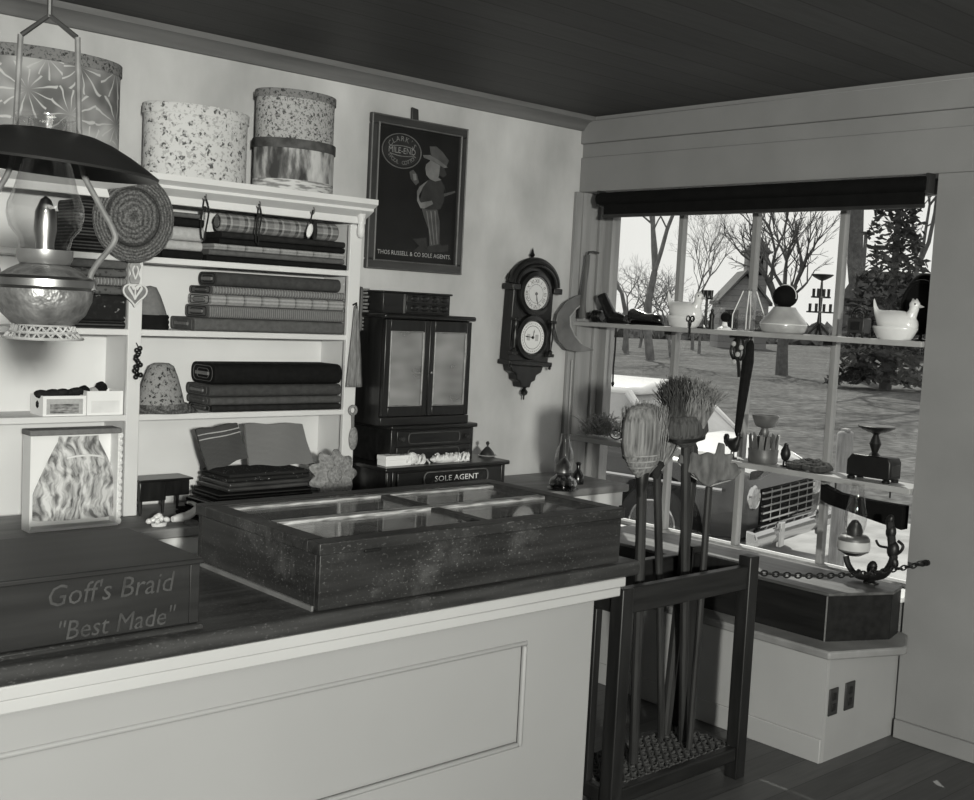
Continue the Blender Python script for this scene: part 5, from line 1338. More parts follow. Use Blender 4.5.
# --- iron rosette and furled umbrella hung under the upper shelf
q = A(737, 342, 0, -.0)
t = thing('iron_bracket', 'black scrolled iron bracket with pale flowers hanging under the upper shelf', 'bracket', (.02, A(738, 360, 0, .02).y, A(738, 377, 0, .02).z))
L = zU-.022-t.location.z
m = MB()
for s, k_ in ((1, 1), (-1, .7), (1, .55)):
    m.tube(spline([(0, -.01, L), (0, s*.03*k_, L*.85), (0, s*.042*k_, L*.6), (0, s*.02*k_, L*.42), (0, s*.004, L*.6), (0, s*.016, L*.72)]), .006, 7)
m.tube(spline([(0, .0, L), (0, .01, L*.6), (0, -.004, L*.3), (0, -.012, 0)]), .008, 7)
m.tube([(0, -.05, L-.006), (0, .05, L-.006)], .007, 7)
m.build('scroll', M_BLACK, t)
for y, z in ((.02, .8), (-.004, .55), (.012, .36), (-.02, .72)): MB().ball((-.012, y, L*z), (.007, .012, .012), 10, 7).build('flower', M_PALEFAB, t)
xq = .105
t_, b_ = A(751, 345, 0, xq), A(737, 436, 0, xq)
t = thing('furled_umbrella', 'long black furled umbrella hanging down beside the middle mullion', 'umbrella', (xq, b_.y, b_.z))
d = Vector((0, t_.y-b_.y, zU-.022-b_.z))
MB().tube([d*.0, d*.05, d*.3, d*.75, d*.92, d*.96], [.006, .015, .020, .026, .017, .008], 10).build('furled_cloth', M_BLACKFAB, t)
MB().tube([d*.95, d*.999], .005, 8).build('shaft', M_HANDLE, t)
MB().tube([Vector((0, 0, 0)), Vector((0, -.004, -.03))], .004, 8).build('tip', M_DARK, t)

# --- lower shelf
def zl_(py, px=780, x=IX): return U(px, py, x).z-zL
q0 = A(598, 440, 0, .02)
t = thing('twig_bundle', 'bundle of dry curly twigs lying on the left end of the lower window shelf', 'twigs', (.05, U(603, 440, .05).y, zL))
t.scale = (1.15, 1.35, 1.2)
m = MB(); r2 = random.Random(11)
for i in range(300):
    a = r2.uniform(0, 2*PI); rad = r2.uniform(.0, .075); z0 = r2.uniform(.004, .075)*(1-rad*5)+.004
    p0 = Vector((rad*.7*math.cos(a), rad*1.35*math.sin(a), z0)); dr = Vector((r2.uniform(-.5, .5), r2.uniform(-1, 1), r2.uniform(-.1, .9)))*.045
    pts = [p0, p0+dr*.6+Vector((0, 0, .008)), p0+dr*1.2+Vector((r2.uniform(-.012, .012), r2.uniform(-.012, .012), r2.uniform(-.01, .015)))]
    for v in pts: v.z = max(v.z, .003)
    m.tube(pts, [.002, .0018, .001], 4)
o = m.build('twigs', M_TWIG, t); o['kind'] = 'stuff'
m = MB(); m.tube([(.0, .03*math.cos(a)-.06, .022+.018*math.sin(a)) for a in [2*PI*i/14 for i in range(14)]], .003, 6, closed=True); m.build('tie', M_DARKFAB, t)

def bird(name, label, px, H0, mat, lean=0, slim=False, rz=PI/2):
    t = at_shelf(name, label, 'ornament', px, zL, .055, rz)
    s = H0/.13
    MB().lathe([(0, 0), (.022*s, 0), (.020*s, .006*s), (0, .008*s)], (0, 0, 0), 14, 1.3, .8).build('base', mat, t)
    for x in (-.008, .010): MB().tube([(x*s, 0, .006*s), (x*.8*s, 0, .045*s)], .0036*s, 7).build('leg', mat, t)
    m = MB(); pr = [(.044, .014, .082), (.030, .026, .074), (.008, .036, .066), (-.014, .034, .070), (-.028, .024, .090), (-.033, .017, .106), (-.034, .017, .116), (-.038, .008, .124)]
    if slim: pr = [(.030, .006, .040), (.022, .014, .050), (.010, .020, .060), (-.004, .020, .072), (-.010, .014, .094), (-.014, .011, .108), (-.018, .009, .118), (-.022, .003, .124)]
    n = 12; rings = []
    for x, rad, cz in pr: rings.append([m.bm.verts.new((x*s+rad*.4*s*math.sin(2*PI*i/n), rad*.75*s*math.cos(2*PI*i/n), (cz+rad*math.sin(2*PI*i/n))*s)) for i in range(n)])
    for a, b in zip(rings, rings[1:]):
        for i in range(n): m.bm.faces.new((a[i], a[(i+1) % n], b[(i+1) % n], b[i]))
    m.bm.faces.new(rings[0]); m.bm.faces.new(rings[-1]); m.build('body', mat, t, angle=70)
    if not slim:
        MB().prism([(.030, .060), (.040, .055), (.056, .078), (.060, .105), (.052, .122), (.038, .124), (.028, .110), (.034, .092)], (0, .008*s, 0), (s, 0, 0), (0, 0, s), (0, -.016*s, 0)).build('tail', mat, t, bevel=.004)
        MB().prism([(-.044, .122), (-.04, .134), (-.034, .128), (-.028, .135), (-.022, .124), (-.03, .116)], (0, .003*s, 0), (s, 0, 0), (0, 0, s), (0, -.006*s, 0)).build('comb', mat, t)
    MB().lathe([(.005*s, 0), (0, .016*s)], ((-.042 if not slim else -.022)*s, 0, (.112 if not slim else .116)*s), 8, axis=(-1, 0, -.05 if not slim else .8)).build('beak', mat, t)
bird('rooster_figure', 'black iron rooster figure on the lower window shelf by the umbrella tip', 732, zl_(433, 732), M_BLACK, rz=PI/2)
t = at_shelf('bird_figure', 'slim dark upright bird figure in the middle of the lower window shelf', 'ornament', 785, zL, .055)
hb = zl_(442, 785)
for y in (-.008, .008): MB().tube([(0, y, .0), (0, y*.7, hb*.3)], .004, 7).build('leg', M_BLACK, t)
MB().lathe([(0, 0), (.02, 0), (.018, .005), (0, .006)], (0, 0, 0), 14).build('base', M_BLACK, t)
MB().lathe([(.004, hb*.2), (.016, hb*.3), (.023, hb*.48), (.020, hb*.66), (.012, hb*.80), (.010, hb*.86), (.009, hb*.92), (.004, hb*.97), (0, hb)], (0, 0, 0), 16, .9, 1).build('body', M_BLACK, t, angle=60)
MB().lathe([(.005, 0), (0, .018)], (-.004, -.006, hb*.90), 8, axis=(-.3, -1, .1)).build('beak', M_BLACK, t)
# round crown-cut tin with a pedestal bowl inside
t = at_shelf('cruet_stand', 'round greyed tin stand with a toothed collar and a pedestal bowl on top', 'stand', 762.5, zL, .06)
wr = wy(748, 776, 455)/2*.9; z1, z2, z3, z4 = zl_(449, 762), zl_(436, 762), zl_(428, 762), zl_(415, 762)
MB().lathe([(0, 0), (wr*.92, 0), (wr, .008), (wr*.98, z1*.5), (wr*1.02, z1), (wr*.9, z1), (0, z1*.9)], (0, 0, 0), 32).build('tin_base', M_TIN, t, angle=50)
m = MB()
for i in range(14):
    a = 2*PI*i/14; u_ = Vector((math.cos(a), math.sin(a), 0)); v_ = Vector((-u_.y, u_.x, 0))
    m.slab([u_*wr*.9-v_*.012+Vector((0, 0, z1)), u_*wr*.9+v_*.012+Vector((0, 0, z1)), u_*wr*.98+v_*.003+Vector((0, 0, z2+.01)), u_*wr*.98-v_*.008+Vector((0, 0, z2+.004))], u_*.003)
m.build('toothed_collar', M_TIN, t)
MB().lathe([(0, z1*.9), (wr*.4, z1*.92), (wr*.5, z2), (wr*.25, z2*1.02), (wr*.32, (z2+z3)/2), (wr*.22, z3), (wr*.3, z3+.004)], (0, 0, 0), 22).build('pedestal', M_TIN, t, angle=50)
MB().lathe([(wr*.25, z3), (wr*.62, z3+.008), (wr*.86, z4-.012), (wr*.9, z4), (wr*.84, z4), (wr*.55, z3+.016), (0, z3+.014)], (0, 0, 0), 30).build('bowl', M_TIN, t, angle=50)
# coil of dark fibre
t = at_shelf('coiled_hair_switch', 'flat dark coil of braided hair lying on the lower window shelf', 'hair coil', 811, zL, .055)
wr = wy(789, 833, 468)/2; m = MB()
pts = []
for i in range(70):
    a = i*.38; k_ = 1-i/95
    pts.append((wr*k_*.72*math.cos(a), wr*k_*math.sin(a), .014+.022*(i/70)+.004*math.sin(i*1.7)))
m.tube(pts, [.013+.003*math.sin(i*1.3) for i in range(70)], 8); m.build('coil', M_BROOMDK, t)
# coffee mill shaped scale
t = at_shelf('counter_scale', 'black iron counter scale with a round pedestal plate, right end of the lower shelf', 'scale', 874, zL, .055)
zb1, zs1, zp = zl_(455, 873), zl_(432, 873), zl_(427, 873)
wr = wy(852, 896, 468)/2
MB().prism([(-wr, .014), (wr, .014), (wr, zb1*.8), (wr*.88, zb1), (-wr*.8, zb1), (-wr, zb1*.75)], (-.045, 0, 0), (0, -1, 0), (0, 0, 1), (.09, 0, 0)).build('scale_body', M_BLACK, t, bevel=.006)
for x, y in ((-.035, -wr*.8), (-.035, wr*.8), (.035, -wr*.8), (.035, wr*.8)): MB().lathe([(0, 0), (.014, 0), (.016, .01), (.010, .0145)], (x, y, 0), 12).build('foot', M_BLACK, t)
MB().box((-.03, -wr-.001, .03), (.03, -wr+.002, zb1*.7)).build('side_plate', M_DARK, t, bevel=.001)
MB().lathe([(.024, zb1), (.012, zb1+.012), (.024, (zb1+zs1)/2), (.011, zs1-.01), (.022, zs1)], (0, 0, 0), 16).build('pedestal', M_BLACK, t)
MB().lathe([(0, zs1), (.035, zs1), (.068, zp-.004), (.074, zp+.004), (.070, zp+.007), (0, zp)], (0, 0, 0), 32).build('plate', M_BLACK, t)
# dark curved yoke hung beneath the lower shelf at the right
xq = .06
pts = [A(*q, 0, xq) for q in ((823, 484), (840, 493), (870, 500), (906, 506), (904, 530), (880, 522), (850, 511), (830, 504), (823, 500))]
base = A(865, 515, 0, xq); 
t = thing('shoulder_yoke', 'dark curved wooden yoke hanging under the right end of the lower shelf', 'yoke', (xq, base.y, base.z))
top_ = [(q.y, q.z) for q in pts]
m = MB(); m.slab([(-.02, max(q.y, Y_J+.01)-base.y, min(q.z, zL-.026)-base.z) for q in pts], (.05, 0, 0)); m.build('yoke_beam', M_BLACKMATT, t, bevel=.004)
for px in (835, 890):
    q = A(px, 495, 0, xq); MB().tube([(0, q.y-base.y, q.z-base.z-.012), (0, q.y-base.y, zL-.025-base.z)], .004, 6).build('hanger', M_DARK, t)

# ------------------------------------------------------------------ window bench and its platform
BZ = .42
bn = thing('window_bench', 'low pale boxed bench under the window with two outlet plates on its end', 'bench', (-.5, -1.85, 0))
FL, FR, BR = Vector((-.5, -.02, 0)), Vector((-.5, -1.85, 0)), Vector((-.19, -1.985, 0))
o_ = Vector((-.5, -1.85, 0))
M_SEAT = W_BENCHCAP
cap = [Vector((-.512, -.482, BZ-.032)), Vector((-.512, -1.86, BZ-.032)), Vector((-.205, -1.985, BZ-.032)), Vector((-.17, -1.98, BZ-.032)), Vector((-.02, -1.90, BZ-.032)), Vector((-.001, -1.87, BZ-.032)), Vector((-.001, -.482, BZ-.032))]
MB().slab([v-o_ for v in cap], (0, 0, .032)).build('bench_cap', M_SEAT, bn, bevel=.008)
m = MB().box((0, 0, 0), (.018, 1.365, BZ-.0325)); m.build('front_panel', W_BENCH, bn)
MB().box((.018, .0, 0), (.519, .018, BZ-.0325)).build('end_panel', plain('bench_end_paint', .30, .06, 3, .6), bn)
MB().box((-.012, -.0, 0), (-.0005, 1.365, .09)).build('skirting', W_BENCH, bn, bevel=.003)
for (a, b, c_, d_) in (((830, 690), (839.8, 686.5), (836.5, 714), (828.5, 717)), ((846, 683), (856, 680.5), (853.5, 708), (844.6, 711))):
    ps = [A(*q, 1, -1.855) for q in (a, b, c_, d_)]
    x0, x1 = (ps[0].x+ps[3].x)/2, (ps[1].x+ps[2].x)/2; z0_, z1_ = (ps[2].z+ps[3].z)/2, (ps[0].z+ps[1].z)/2
    pl_ = MB().box((x0-o_.x, -.006, z0_), (x1-o_.x, 0, z1_)).build('outlet_plate', M_DARK, bn, bevel=.003)
    for z in (.3, .7): MB().box(((x0+x1)/2-.012-o_.x, -.009, z0_+(z1_-z0_)*z-.014), ((x0+x1)/2+.012-o_.x, -.006, z0_+(z1_-z0_)*z+.014)).build('socket', M_BLACK, pl_, bevel=.002)
# dark platform box on the bench
PZ = .605
t = thing('window_platform', 'black sided display platform on the bench, streaked with sunlight', 'platform', (-.40, -1.775, BZ))
pl = [Vector((-.40, -.485, 0)), Vector((-.40, -1.775, 0)), Vector((-.15, -1.895, 0)), Vector((-.04, -1.866, 0)), Vector((-.022, -1.86, 0)), Vector((-.022, -.485, 0))]
o_ = Vector((-.40, -1.775, 0))
MB().slab([v-o_ for v in pl], (0, 0, PZ-BZ-.012)).build('platform_side', wood('platform_black', .006, .014, 1, 4, .5, .3), t)
pl2 = [v+Vector((-.006 if v.x < -.3 else 0, -.004 if v.y < -1.7 else 0, 0)) for v in pl]
MB().slab([v-o_+Vector((0, 0, PZ-BZ-.012)) for v in pl2], (0, 0, .012)).build('platform_top', wood('platform_top_wood', .05, .12, 1, 3, .45, .4), t, bevel=.003)
MB().box((-.005, .002, .0), (.001, .006, PZ-BZ-.013)).build('corner_bead', M_MIDFAB, t)

# ------------------------------------------------------------------ broom rack
rz0 = .76
q1, q2, q3 = A(623, 592, 2, rz0), A(755.5, 563.5, 2, rz0), A(681, 551, 2, rz0)
rx0, rx1, ry0 = q1.x+.022, q2.x, (q1.y+q2.y)/2
ry1 = ry0+.30
rk = thing('broom_rack', 'dark open wooden broom rack with a caned bottom between counter and bench', 'rack', (rx0, ry0, 0))
RW, RD = rx1-rx0, ry1-ry0
ps = .052
for x, y, hgt in ((0, 0, rz0), (RW-ps, 0, rz0+.03), (0, RD-ps, rz0), (RW-ps, RD-ps, rz0+.02)):
    MB().box((x, y, 0), (x+ps, y+ps, hgt)).build('post', M_RACK, rk, bevel=.004)
for y in (.008, RD-ps+.008): MB().box((ps, y, rz0-.085), (RW-ps, y+.034, rz0-.002)).build('top_rail', M_RACKX, rk, bevel=.005)
for x in (.008, RW-ps+.008): MB().box((x, ps, rz0-.085), (x+.034, RD-ps, rz0-.002)).build('top_rail', M_RACK, rk, bevel=.005)
MB().box((.010, .115, .066), (.040, .145, rz0-.086)).build('spindle', M_RACK, rk, bevel=.003)
cz = .115
for y in (.006, RD-.04): MB().box((ps, y, cz-.05), (RW-ps, y+.034, cz)).build('seat_rail', M_RACKX, rk, bevel=.006)
for x in (.006, RW-.04): MB().box((x, ps, cz-.05), (x+.034, RD-ps, cz)).build('seat_rail', M_RACK, rk, bevel=.006)
m = MB(); st = .034
n_x, n_y = int((RW-.08)/st), int((RD-.08)/st)
for i in range(n_x+1):
    x = .04+i*(RW-.08)/n_x
    m.tube([(x, .03+j*(RD-.06)/(2*n_y), cz-.006+.003*(-1)**(i+j)) for j in range(2*n_y+1)], .006, 5)
for j in range(n_y+1):
    y = .04+j*(RD-.08)/n_y
    m.tube([(.03+i*(RW-.06)/(2*n_x), y, cz-.006-.003*(-1)**(i+j)) for i in range(2*n_x+1)], .006, 5)
for k_ in range(-n_y, n_x):
    a0 = max(0, k_); a1 = min(n_x, k_+n_y)
    m.tube([(.04+a0*(RW-.08)/n_x, .04+(a0-k_)*(RD-.08)/n_y, cz), (.04+a1*(RW-.08)/n_x, .04+(a1-k_)*(RD-.08)/n_y, cz)], .004, 4)
m.build('cane_seat', M_CANE, rk)
# ------------------------------------------------------------------ brooms standing in the rack
BG = 'brooms in the rack'
def bristle(m, c, ax, L, w0, w1, dth, n, seed, wild=.15, r=.0022, side=None):
    """straws fanned from c along ax"""
    q = random.Random(seed); ax = Vector(ax).normalized(); side = (Vector(side) if side else RT).normalized(); side = (side-ax*side.dot(ax)).normalized(); nrm = ax.cross(side)
    for i in range(n):
        a, b = q.uniform(-1, 1), q.uniform(-1, 1)
        p0 = Vector(c)+side*a*w0+nrm*b*dth*.6; LL = L*q.uniform(.82, 1.04)*(1-.12*a*a)
        p1 = Vector(c)+ax*LL*.55+side*a*(w0+(w1-w0)*.75)+nrm*b*dth+side*q.uniform(-.01, .01)
        p2 = Vector(c)+ax*LL+side*(a*w1+q.uniform(-wild, wild)*.1)+nrm*(b*dth+q.uniform(-wild, wild)*.1)
        m.tube([p0, p1, p2], [r, r, r*.5], 4, cap=False)
def broom(label, yb, foot, neck, mat=M_HANDLE, r=.017, dark=None):
    f_ = A(foot[0], foot[1], 1, yb); f_.z = cz+.004 if foot[1] > 690 else f_.z
    nk = A(neck[0], neck[1], 1, yb)
    b = A(foot[0], foot[1], 1, yb); d = (nk-b); k_ = (cz+.006-nk.z)/(b.z-nk.z); ft = nk+(b-nk)*k_
    t = thing('broom', label, 'broom', ft, 0, BG)
    nk2 = nk-ft
    MB().tube([Vector((0, 0, 0)), nk2*.5+Vector((.004, 0, 0)), nk2], [r*.95, r, r], 10).build('handle', mat, t)
    return t, nk2, nk, ft
# big corn broom
yb = ry0+.12
t, n2, nk, ft = broom('large pale corn broom with a stitched round head, left front in the rack', yb, (634, 735), (642, 478))
up = (A(645, 403, 1, yb)-nk); L = up.length; kx = (A(666, 440, 1, yb)-A(624, 440, 1, yb)).length/2
m = MB(); m.lathe([(.014, -.03), (.02, 0), (kx*.55, L*.14), (kx*.82, L*.34), (kx*.88, L*.5), (kx*.84, L*.75), (kx*.66, L*.93), (kx*.3, L*.985), (0, L)], n2, 28, 1, .55, up); m.build('broom_head', M_BROOM, t, angle=70)
m = MB(); bristle(m, n2+up*.25, up, L*.78, kx*.62, kx*.68, .030, 420, 4, .10, .0013); o = m.build('straws', M_BROOM, t); o['kind'] = 'stuff'
m = MB()
for f_ in (.16, .24, .32):
    rr_x = kx*(.56+(f_-.14)*1.35); m.lathe([(rr_x-.002, L*f_-.002), (rr_x+.001, L*f_), (rr_x-.002, L*f_+.002)], n2, 26, 1, .57, up)
m.build('stitching', M_TWIG, t)
m = MB(); m.lathe([(.016, -.06), (.02, -.02), (.026, .02), (.02, .035)], n2, 16, 1, .9, up); m.build('binding', M_BLACK, t)
# slanting whisk behind it
yb = ry0+.215
t, n2, nk, ft = broom('slim straw broom slanting right behind the large corn broom', yb, (661, 715), (657, 470), r=.014)
up = A(672, 424, 1, yb)-nk
m = MB(); bristle(m, n2, up, up.length, .018, .04, .02, 150, 9, .2, .002); m.build('broom_head', M_BROOM, t)
MB().lathe([(.012, -.03), (.018, 0), (.024, .02), (.018, .03)], n2, 14, 1, 1, up).build('binding', M_DARKFAB, t)
# bushy hearth brush
yb = ry0+.155
t, n2, nk, ft = broom('tall broom with a wild bushy two-tone head and a dark binding', yb, (683, 715), (686, 442), r=.017)
up = A(687.5, 378, 1, yb)-nk; L = up.length; kx = (A(706, 400, 1, yb)-A(668, 400, 1, yb)).length/2
m = MB(); m.lathe([(.014, -.02), (kx*.75, .012), (kx*.95, L*.16), (kx*.9, L*.30), (kx*.7, L*.42), (0, L*.42)], n2, 26, 1, .6, up); m.build('dark_binding', plain('sedge_dark', .06, .5, 7, .9, .3, stretch=(16, 16, 2)), t, angle=60)
m = MB(); bristle(m, n2+up*.26-RT*.025, up*.9-RT*.02, L*.76, .034, .034, .05, 460, 21, .35, .0015); bristle(m, n2+up*.26-RT*.03, up*.75-RT*.04, L*.62, .025, .03, .05, 220, 24, .35, .0017); m.build('dark_bristles', M_BROOMDK, t)
m = MB(); bristle(m, n2+up*.26+RT*.02, up*.9+RT*.015, L*.74, .034, .036, .05, 420, 22, .4, .0013); bristle(m, n2+up*.26+RT*.03, up*.7+RT*.05, L*.68, .025, .03, .05, 240, 25, .4, .0015); m.build('pale_bristles', M_BROOM, t)
MB().lathe([(.03, -.0), (kx*.8, .012), (kx*.82, .022), (.03, .024)], n2-up.normalized()*.004, 26, 1, .62, up).build('binding_cord', M_BLACK, t)
# leaf shaped brush
yb = ry0+.09
t, n2, nk, ft = broom('thin handled brush with a flat leaf shaped pale head, right front in the rack', yb, (690, 735), (709, 487), r=.012)
up = A(712, 450, 1, yb)-nk; L = up.length; kx = (A(731, 470, 1, yb)-A(688, 470, 1, yb)).length/2
m = MB(); leaf = [(.0, -.02), (.3, .2), (.75, .25), (1.0, .5), (.8, .75), (.62, .72), (.72, 1.02), (.42, .98), (.4, 1.28), (.2, 1.32), (.12, .95), (-.1, 1.02), (-.35, .92), (-.6, 1.0), (-.75, .82), (-1.0, .90), (-1.05, .66), (-.72, .58), (-.85, .42), (-.5, .34), (-.3, .12)]
un = up.normalized(); sd = (RT-un*RT.dot(un)).normalized()
m.prism([(a*kx*.9, b*L*.92) for a, b in leaf], n2, sd, un, un.cross(sd)*.014); m.build('leaf_head', plain('dried_leaf', .10, .5, 14, .9, .4, stretch=(3, 3, 1), detail=6), t, bevel=.004)
m = MB()
for a, b in leaf[2::2]: m.tube([n2+un.cross(sd)*.015, n2+sd*a*kx*.85+un*b*L*.85+un.cross(sd)*.015], [.003, .0015], 5)
m.build('leaf_rib', M_TWIG, t)
# long plain handle brush whose head stands behind the bushy one
yb = ry0+.235
t, n2, nk, ft = broom('dark thick handled broom standing just left of the bushy broom', yb, (668, 705), (692, 470), r=.02)
up = (A(690, 440, 1, yb)-nk)
m = MB(); m.lathe([(.018, 0), (.03, up.length*.3), (.034, up.length*.7), (.02, up.length), (0, up.length)], n2, 16, 1, .6, up); m.build('broom_head', M_BROOMDK, t)

# handle leaning left
yb = ry0+.04
f_, nk = A(603, 740, 1, ry0+.13), A(602, 600, 1, ry0+.13)

# ------------------------------------------------------------------ chain from the rack to the pier
q0 = Vector((rx1-.01, ry0+.03, rz0-.03)); q1 = A(926, 563, 0, -.012)
pts = [Vector(q0)+(q1-q0)*f_+Vector((0, 0, -.03*4*f_*(1-f_))) for f_ in [i/60 for i in range(61)]]
t = thing('iron_chain', 'dark iron chain slung from the rack across the window to the pier', 'chain', q0)
m = MB(); L_ = sum((b-a).length for a, b in zip(pts, pts[1:])); nl = int(L_/.026)
for i in range(nl):
    f_ = (i+.5)/nl; p = Vector(q0)+(q1-q0)*f_+Vector((0, 0, -.03*4*f_*(1-f_))); p2 = Vector(q0)+(q1-q0)*(f_+.01)+Vector((0, 0, -.03*4*(f_+.01)*(1-f_-.01)))
    tx = (p2-p).normalized(); s1 = tx.cross(Vector((0, 0, 1))).normalized(); s2 = tx.cross(s1)
    sd = s1 if i % 2 else s2
    m.tube([p-Vector(q0)+tx*.017*math.cos(a)+sd*.009*math.sin(a) for a in [2*PI*k_/10 for k_ in range(10)]], .0032, 5, closed=True)
m.build('links', M_BLACK, t)
MB().tube([q1-q0+Vector((0, 0, 0)), q1-q0+Vector((.012, 0, 0))], .012, 10).build('wall_eye', M_BLACK, t)
# ------------------------------------------------------------------ iron lamp bracket standing on the platform
xq = -.10
def G_(px, py): return A(px, py, 0, xq)
base = G_(871, 590); base.z = PZ
t = thing('lamp_bracket', 'black ornate iron lamp bracket standing on the window platform, right', 'bracket', base)
f = lambda px, py: G_(px, py)-base
m = MB(); b0_ = f(871, 582); b0_.z = max(b0_.z, .02)
MB().lathe([(0, 0), (.03, 0), (.03, .006), (.014, .012), (.008, b0_.z), (.018, b0_.z+.012), (.01, b0_.z+.03), (.013, b0_.z+.045), (0, b0_.z+.06)], (0, b0_.y, 0), 16).build('foot', M_BLACK, t)
m = MB()
m.tube(spline([f(871, 577), f(858, 576), f(849, 566), f(846, 556)]), .012, 8)
m.tube(spline([f(871, 577), f(884, 574), f(893, 560), f(892, 545), f(890, 522)]), [.016]*25, 10)
m.tube(spline([f(893, 556), f(900, 552), f(903, 546), f(898, 541)]), .006, 7)
m.tube(spline([f(893, 548), f(880, 546), f(876, 540)]), .005, 7)
m.build('arms', M_BLACK, t)
for px, py, r__ in ((893, 550, .028), (891, 532, .024), (890, 520, .018), (872, 568, .024), (859, 574, .016), (884, 573, .018), (894, 562, .02)):
    MB().ball(f(px, py), (r__*.75, r__*.85, r__*1.25), 12, 8, (rnd.uniform(-.5, .5), 0, 0)).build('casting', M_BLACK, t)
zt_ = f(853, 553)
MB().lathe([(0, -.012), (.03, -.008), (.05, .004), (.056, .01), (.05, .012), (0, .008)], zt_, 28).build('lamp_cup', M_BLACK, t)
# lamp sitting in the cup
bz = base+zt_+Vector((0, 0, .0085))
k = FPX/((bz-CAM).dot(FWD)); zr = lambda py: G_(853, py).z-bz.z; rc = lambda px: px/k
t = thing('bracket_oil_lamp', 'banded oil lamp with clear chimney held by the black iron bracket', 'lamp', bz)
MB().lathe([(0, 0), (rc(15), 0), (rc(15.5), zr(547)), (rc(15.5), zr(538)), (rc(13), zr(535)), (0, zr(534))], (0, 0, 0), 28).build('font', M_TIN, t, angle=50)
MB().lathe([(rc(15.7), zr(549)), (rc(16), zr(547)), (rc(16), zr(542)), (rc(15.7), zr(540))], (0, 0, 0), 28).build('pale_band', plain('pale_band', .5, .1, 10, .4), t)
MB().lathe([(rc(7), zr(536)), (rc(8), zr(530)), (rc(6), zr(524)), (rc(3), zr(520)), (0, zr(519))], (0, 0, 0), 18).build('burner', M_DARK, t)
MB().lathe([(rc(8), zr(534)), (rc(11), zr(522)), (rc(11), zr(514)), (rc(8), zr(500)), (rc(6), zr(488)), (rc(6), zr(483))], (0, 0, 0), 24).build('chimney', M_CLEAR, t, angle=60)
# ------------------------------------------------------------------ outdoors
GZ = -.5
def lawn_mat():
    m, nt, b = _mat('lawn_grass'); vec = _coords(nt)
    nz = _n(nt, 'ShaderNodeTexNoise'); nz.inputs['Scale'].default_value = .55; nz.inputs['Detail'].default_value = 9; nz.inputs['Roughness'].default_value = .75
    nt.links.new(vec, nz.inputs['Vector'])
    n2 = _n(nt, 'ShaderNodeTexNoise'); n2.inputs['Scale'].default_value = 6; n2.inputs['Detail'].default_value = 8; nt.links.new(vec, n2.inputs['Vector'])
    nt.links.new(_math(nt, 'MULTIPLY', _ramp(nt, nz.outputs[0], [(.3, .07), (.7, .19)]), _ramp(nt, n2.outputs[0], [(.32, .45), (.66, 1)])), b.inputs['Base Color']); b.inputs['Roughness'].default_value = .95; b.inputs['Specular IOR Level'].default_value = .05; return m
GS = lambda x: GZ if x < 9 else GZ+(x-9)*.0085
m = MB(); gx = [.3, 9, 25, 50, 80, 130]; gy = [-40, -10, 0, 20, 60, 110, 150]
vs = [[m.bm.verts.new((x, y, GS(x))) for y in gy] for x in gx]
for i in range(len(gx)-1):
    for j in range(len(gy)-1): m.bm.faces.new((vs[i][j], vs[i+1][j], vs[i+1][j+1], vs[i][j+1]))
struct(m.build('ground', lawn_mat()))
m = MB(); pts = [(.32, -14, GZ+.012), (7.4, -14, GZ+.012), (7.3, 0, GZ+.012), (7.6, 3.5, GZ+.012), (7.2, 9, GZ+.012), (7, 30, GZ+.012), (.32, 30, GZ+.012)]
m.slab([Vector(p) for p in pts], (0, 0, .006)); struct(m.build('driveway', plain('gravel', .30, .22, 3.5, .95, .2, detail=9, bscale=60)))
for_ = lambda px, py, d: D(px, py, d)
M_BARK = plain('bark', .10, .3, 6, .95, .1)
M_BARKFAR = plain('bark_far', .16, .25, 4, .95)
def gpt(px, d):
    p = D(px, 340, d); return Vector((p.x, p.y, GS(p.x)))
def tree(label, px, d, Ht, r0, seed, spread=.5, depth=5, lean=0, mat=M_BARK, split=.3, name='bare_tree', group='bare trees beyond the lawn'):
    q = random.Random(seed); base = gpt(px, d)
    t = thing(name, label, 'tree', base, 0, group)
    mt, mb = MB(), MB()
    def grow(p, dr, L, r_, lv):
        n = 3 if lv < 4 else 2; pts = [p]; rs = [r_]; v = dr.copy()
        for i in range(n):
            v = (v+Vector((q.uniform(-.16, .16), q.uniform(-.16, .16), q.uniform(-.02, .12)))).normalized()
            p = p+v*L/n; pts.append(p); rs.append(r_*(1-.32*(i+1)/n))
        (mt if lv == 0 else mb).tube(pts, rs, 7 if lv < 2 else (4 if lv < 4 else 3), cap=False)
        if lv >= depth: return
        k = 3 if lv in (0, 1) else q.choice((2, 3))
        for i in range(k):
            a = q.uniform(0, 2*PI); tilt = q.uniform(.5, 1.15)*spread
            ax = v.orthogonal().normalized(); ax = Matrix.Rotation(a+i*2*PI/k, 3, v) @ ax
            nd = (v*math.cos(tilt)+ax*math.sin(tilt)).normalized()
            grow(p, nd, L*q.uniform(.62, .85), r_*.62*q.uniform(.8, 1.05), lv+1)
            if lv >= 1 and i == 0: grow(pts[2], (v*.5+ax*.8+Vector((0, 0, .3))).normalized(), L*.6, r_*.4, min(lv+2, depth))
    grow(Vector((0, 0, -.1)), Vector((lean, 0, 1)).normalized(), Ht*split, r0, 0)
    mt.build('trunk', mat, t); mb.build('branches', mat, t)
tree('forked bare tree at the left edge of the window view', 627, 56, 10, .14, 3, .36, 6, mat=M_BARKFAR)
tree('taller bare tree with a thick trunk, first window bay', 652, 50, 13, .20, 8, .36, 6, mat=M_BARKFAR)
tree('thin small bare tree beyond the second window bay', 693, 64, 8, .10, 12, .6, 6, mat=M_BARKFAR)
tree('broad bare tree with fanned branches in the third window bay', 784, 42, 10.5, .24, 5, .45, 6, split=.2)
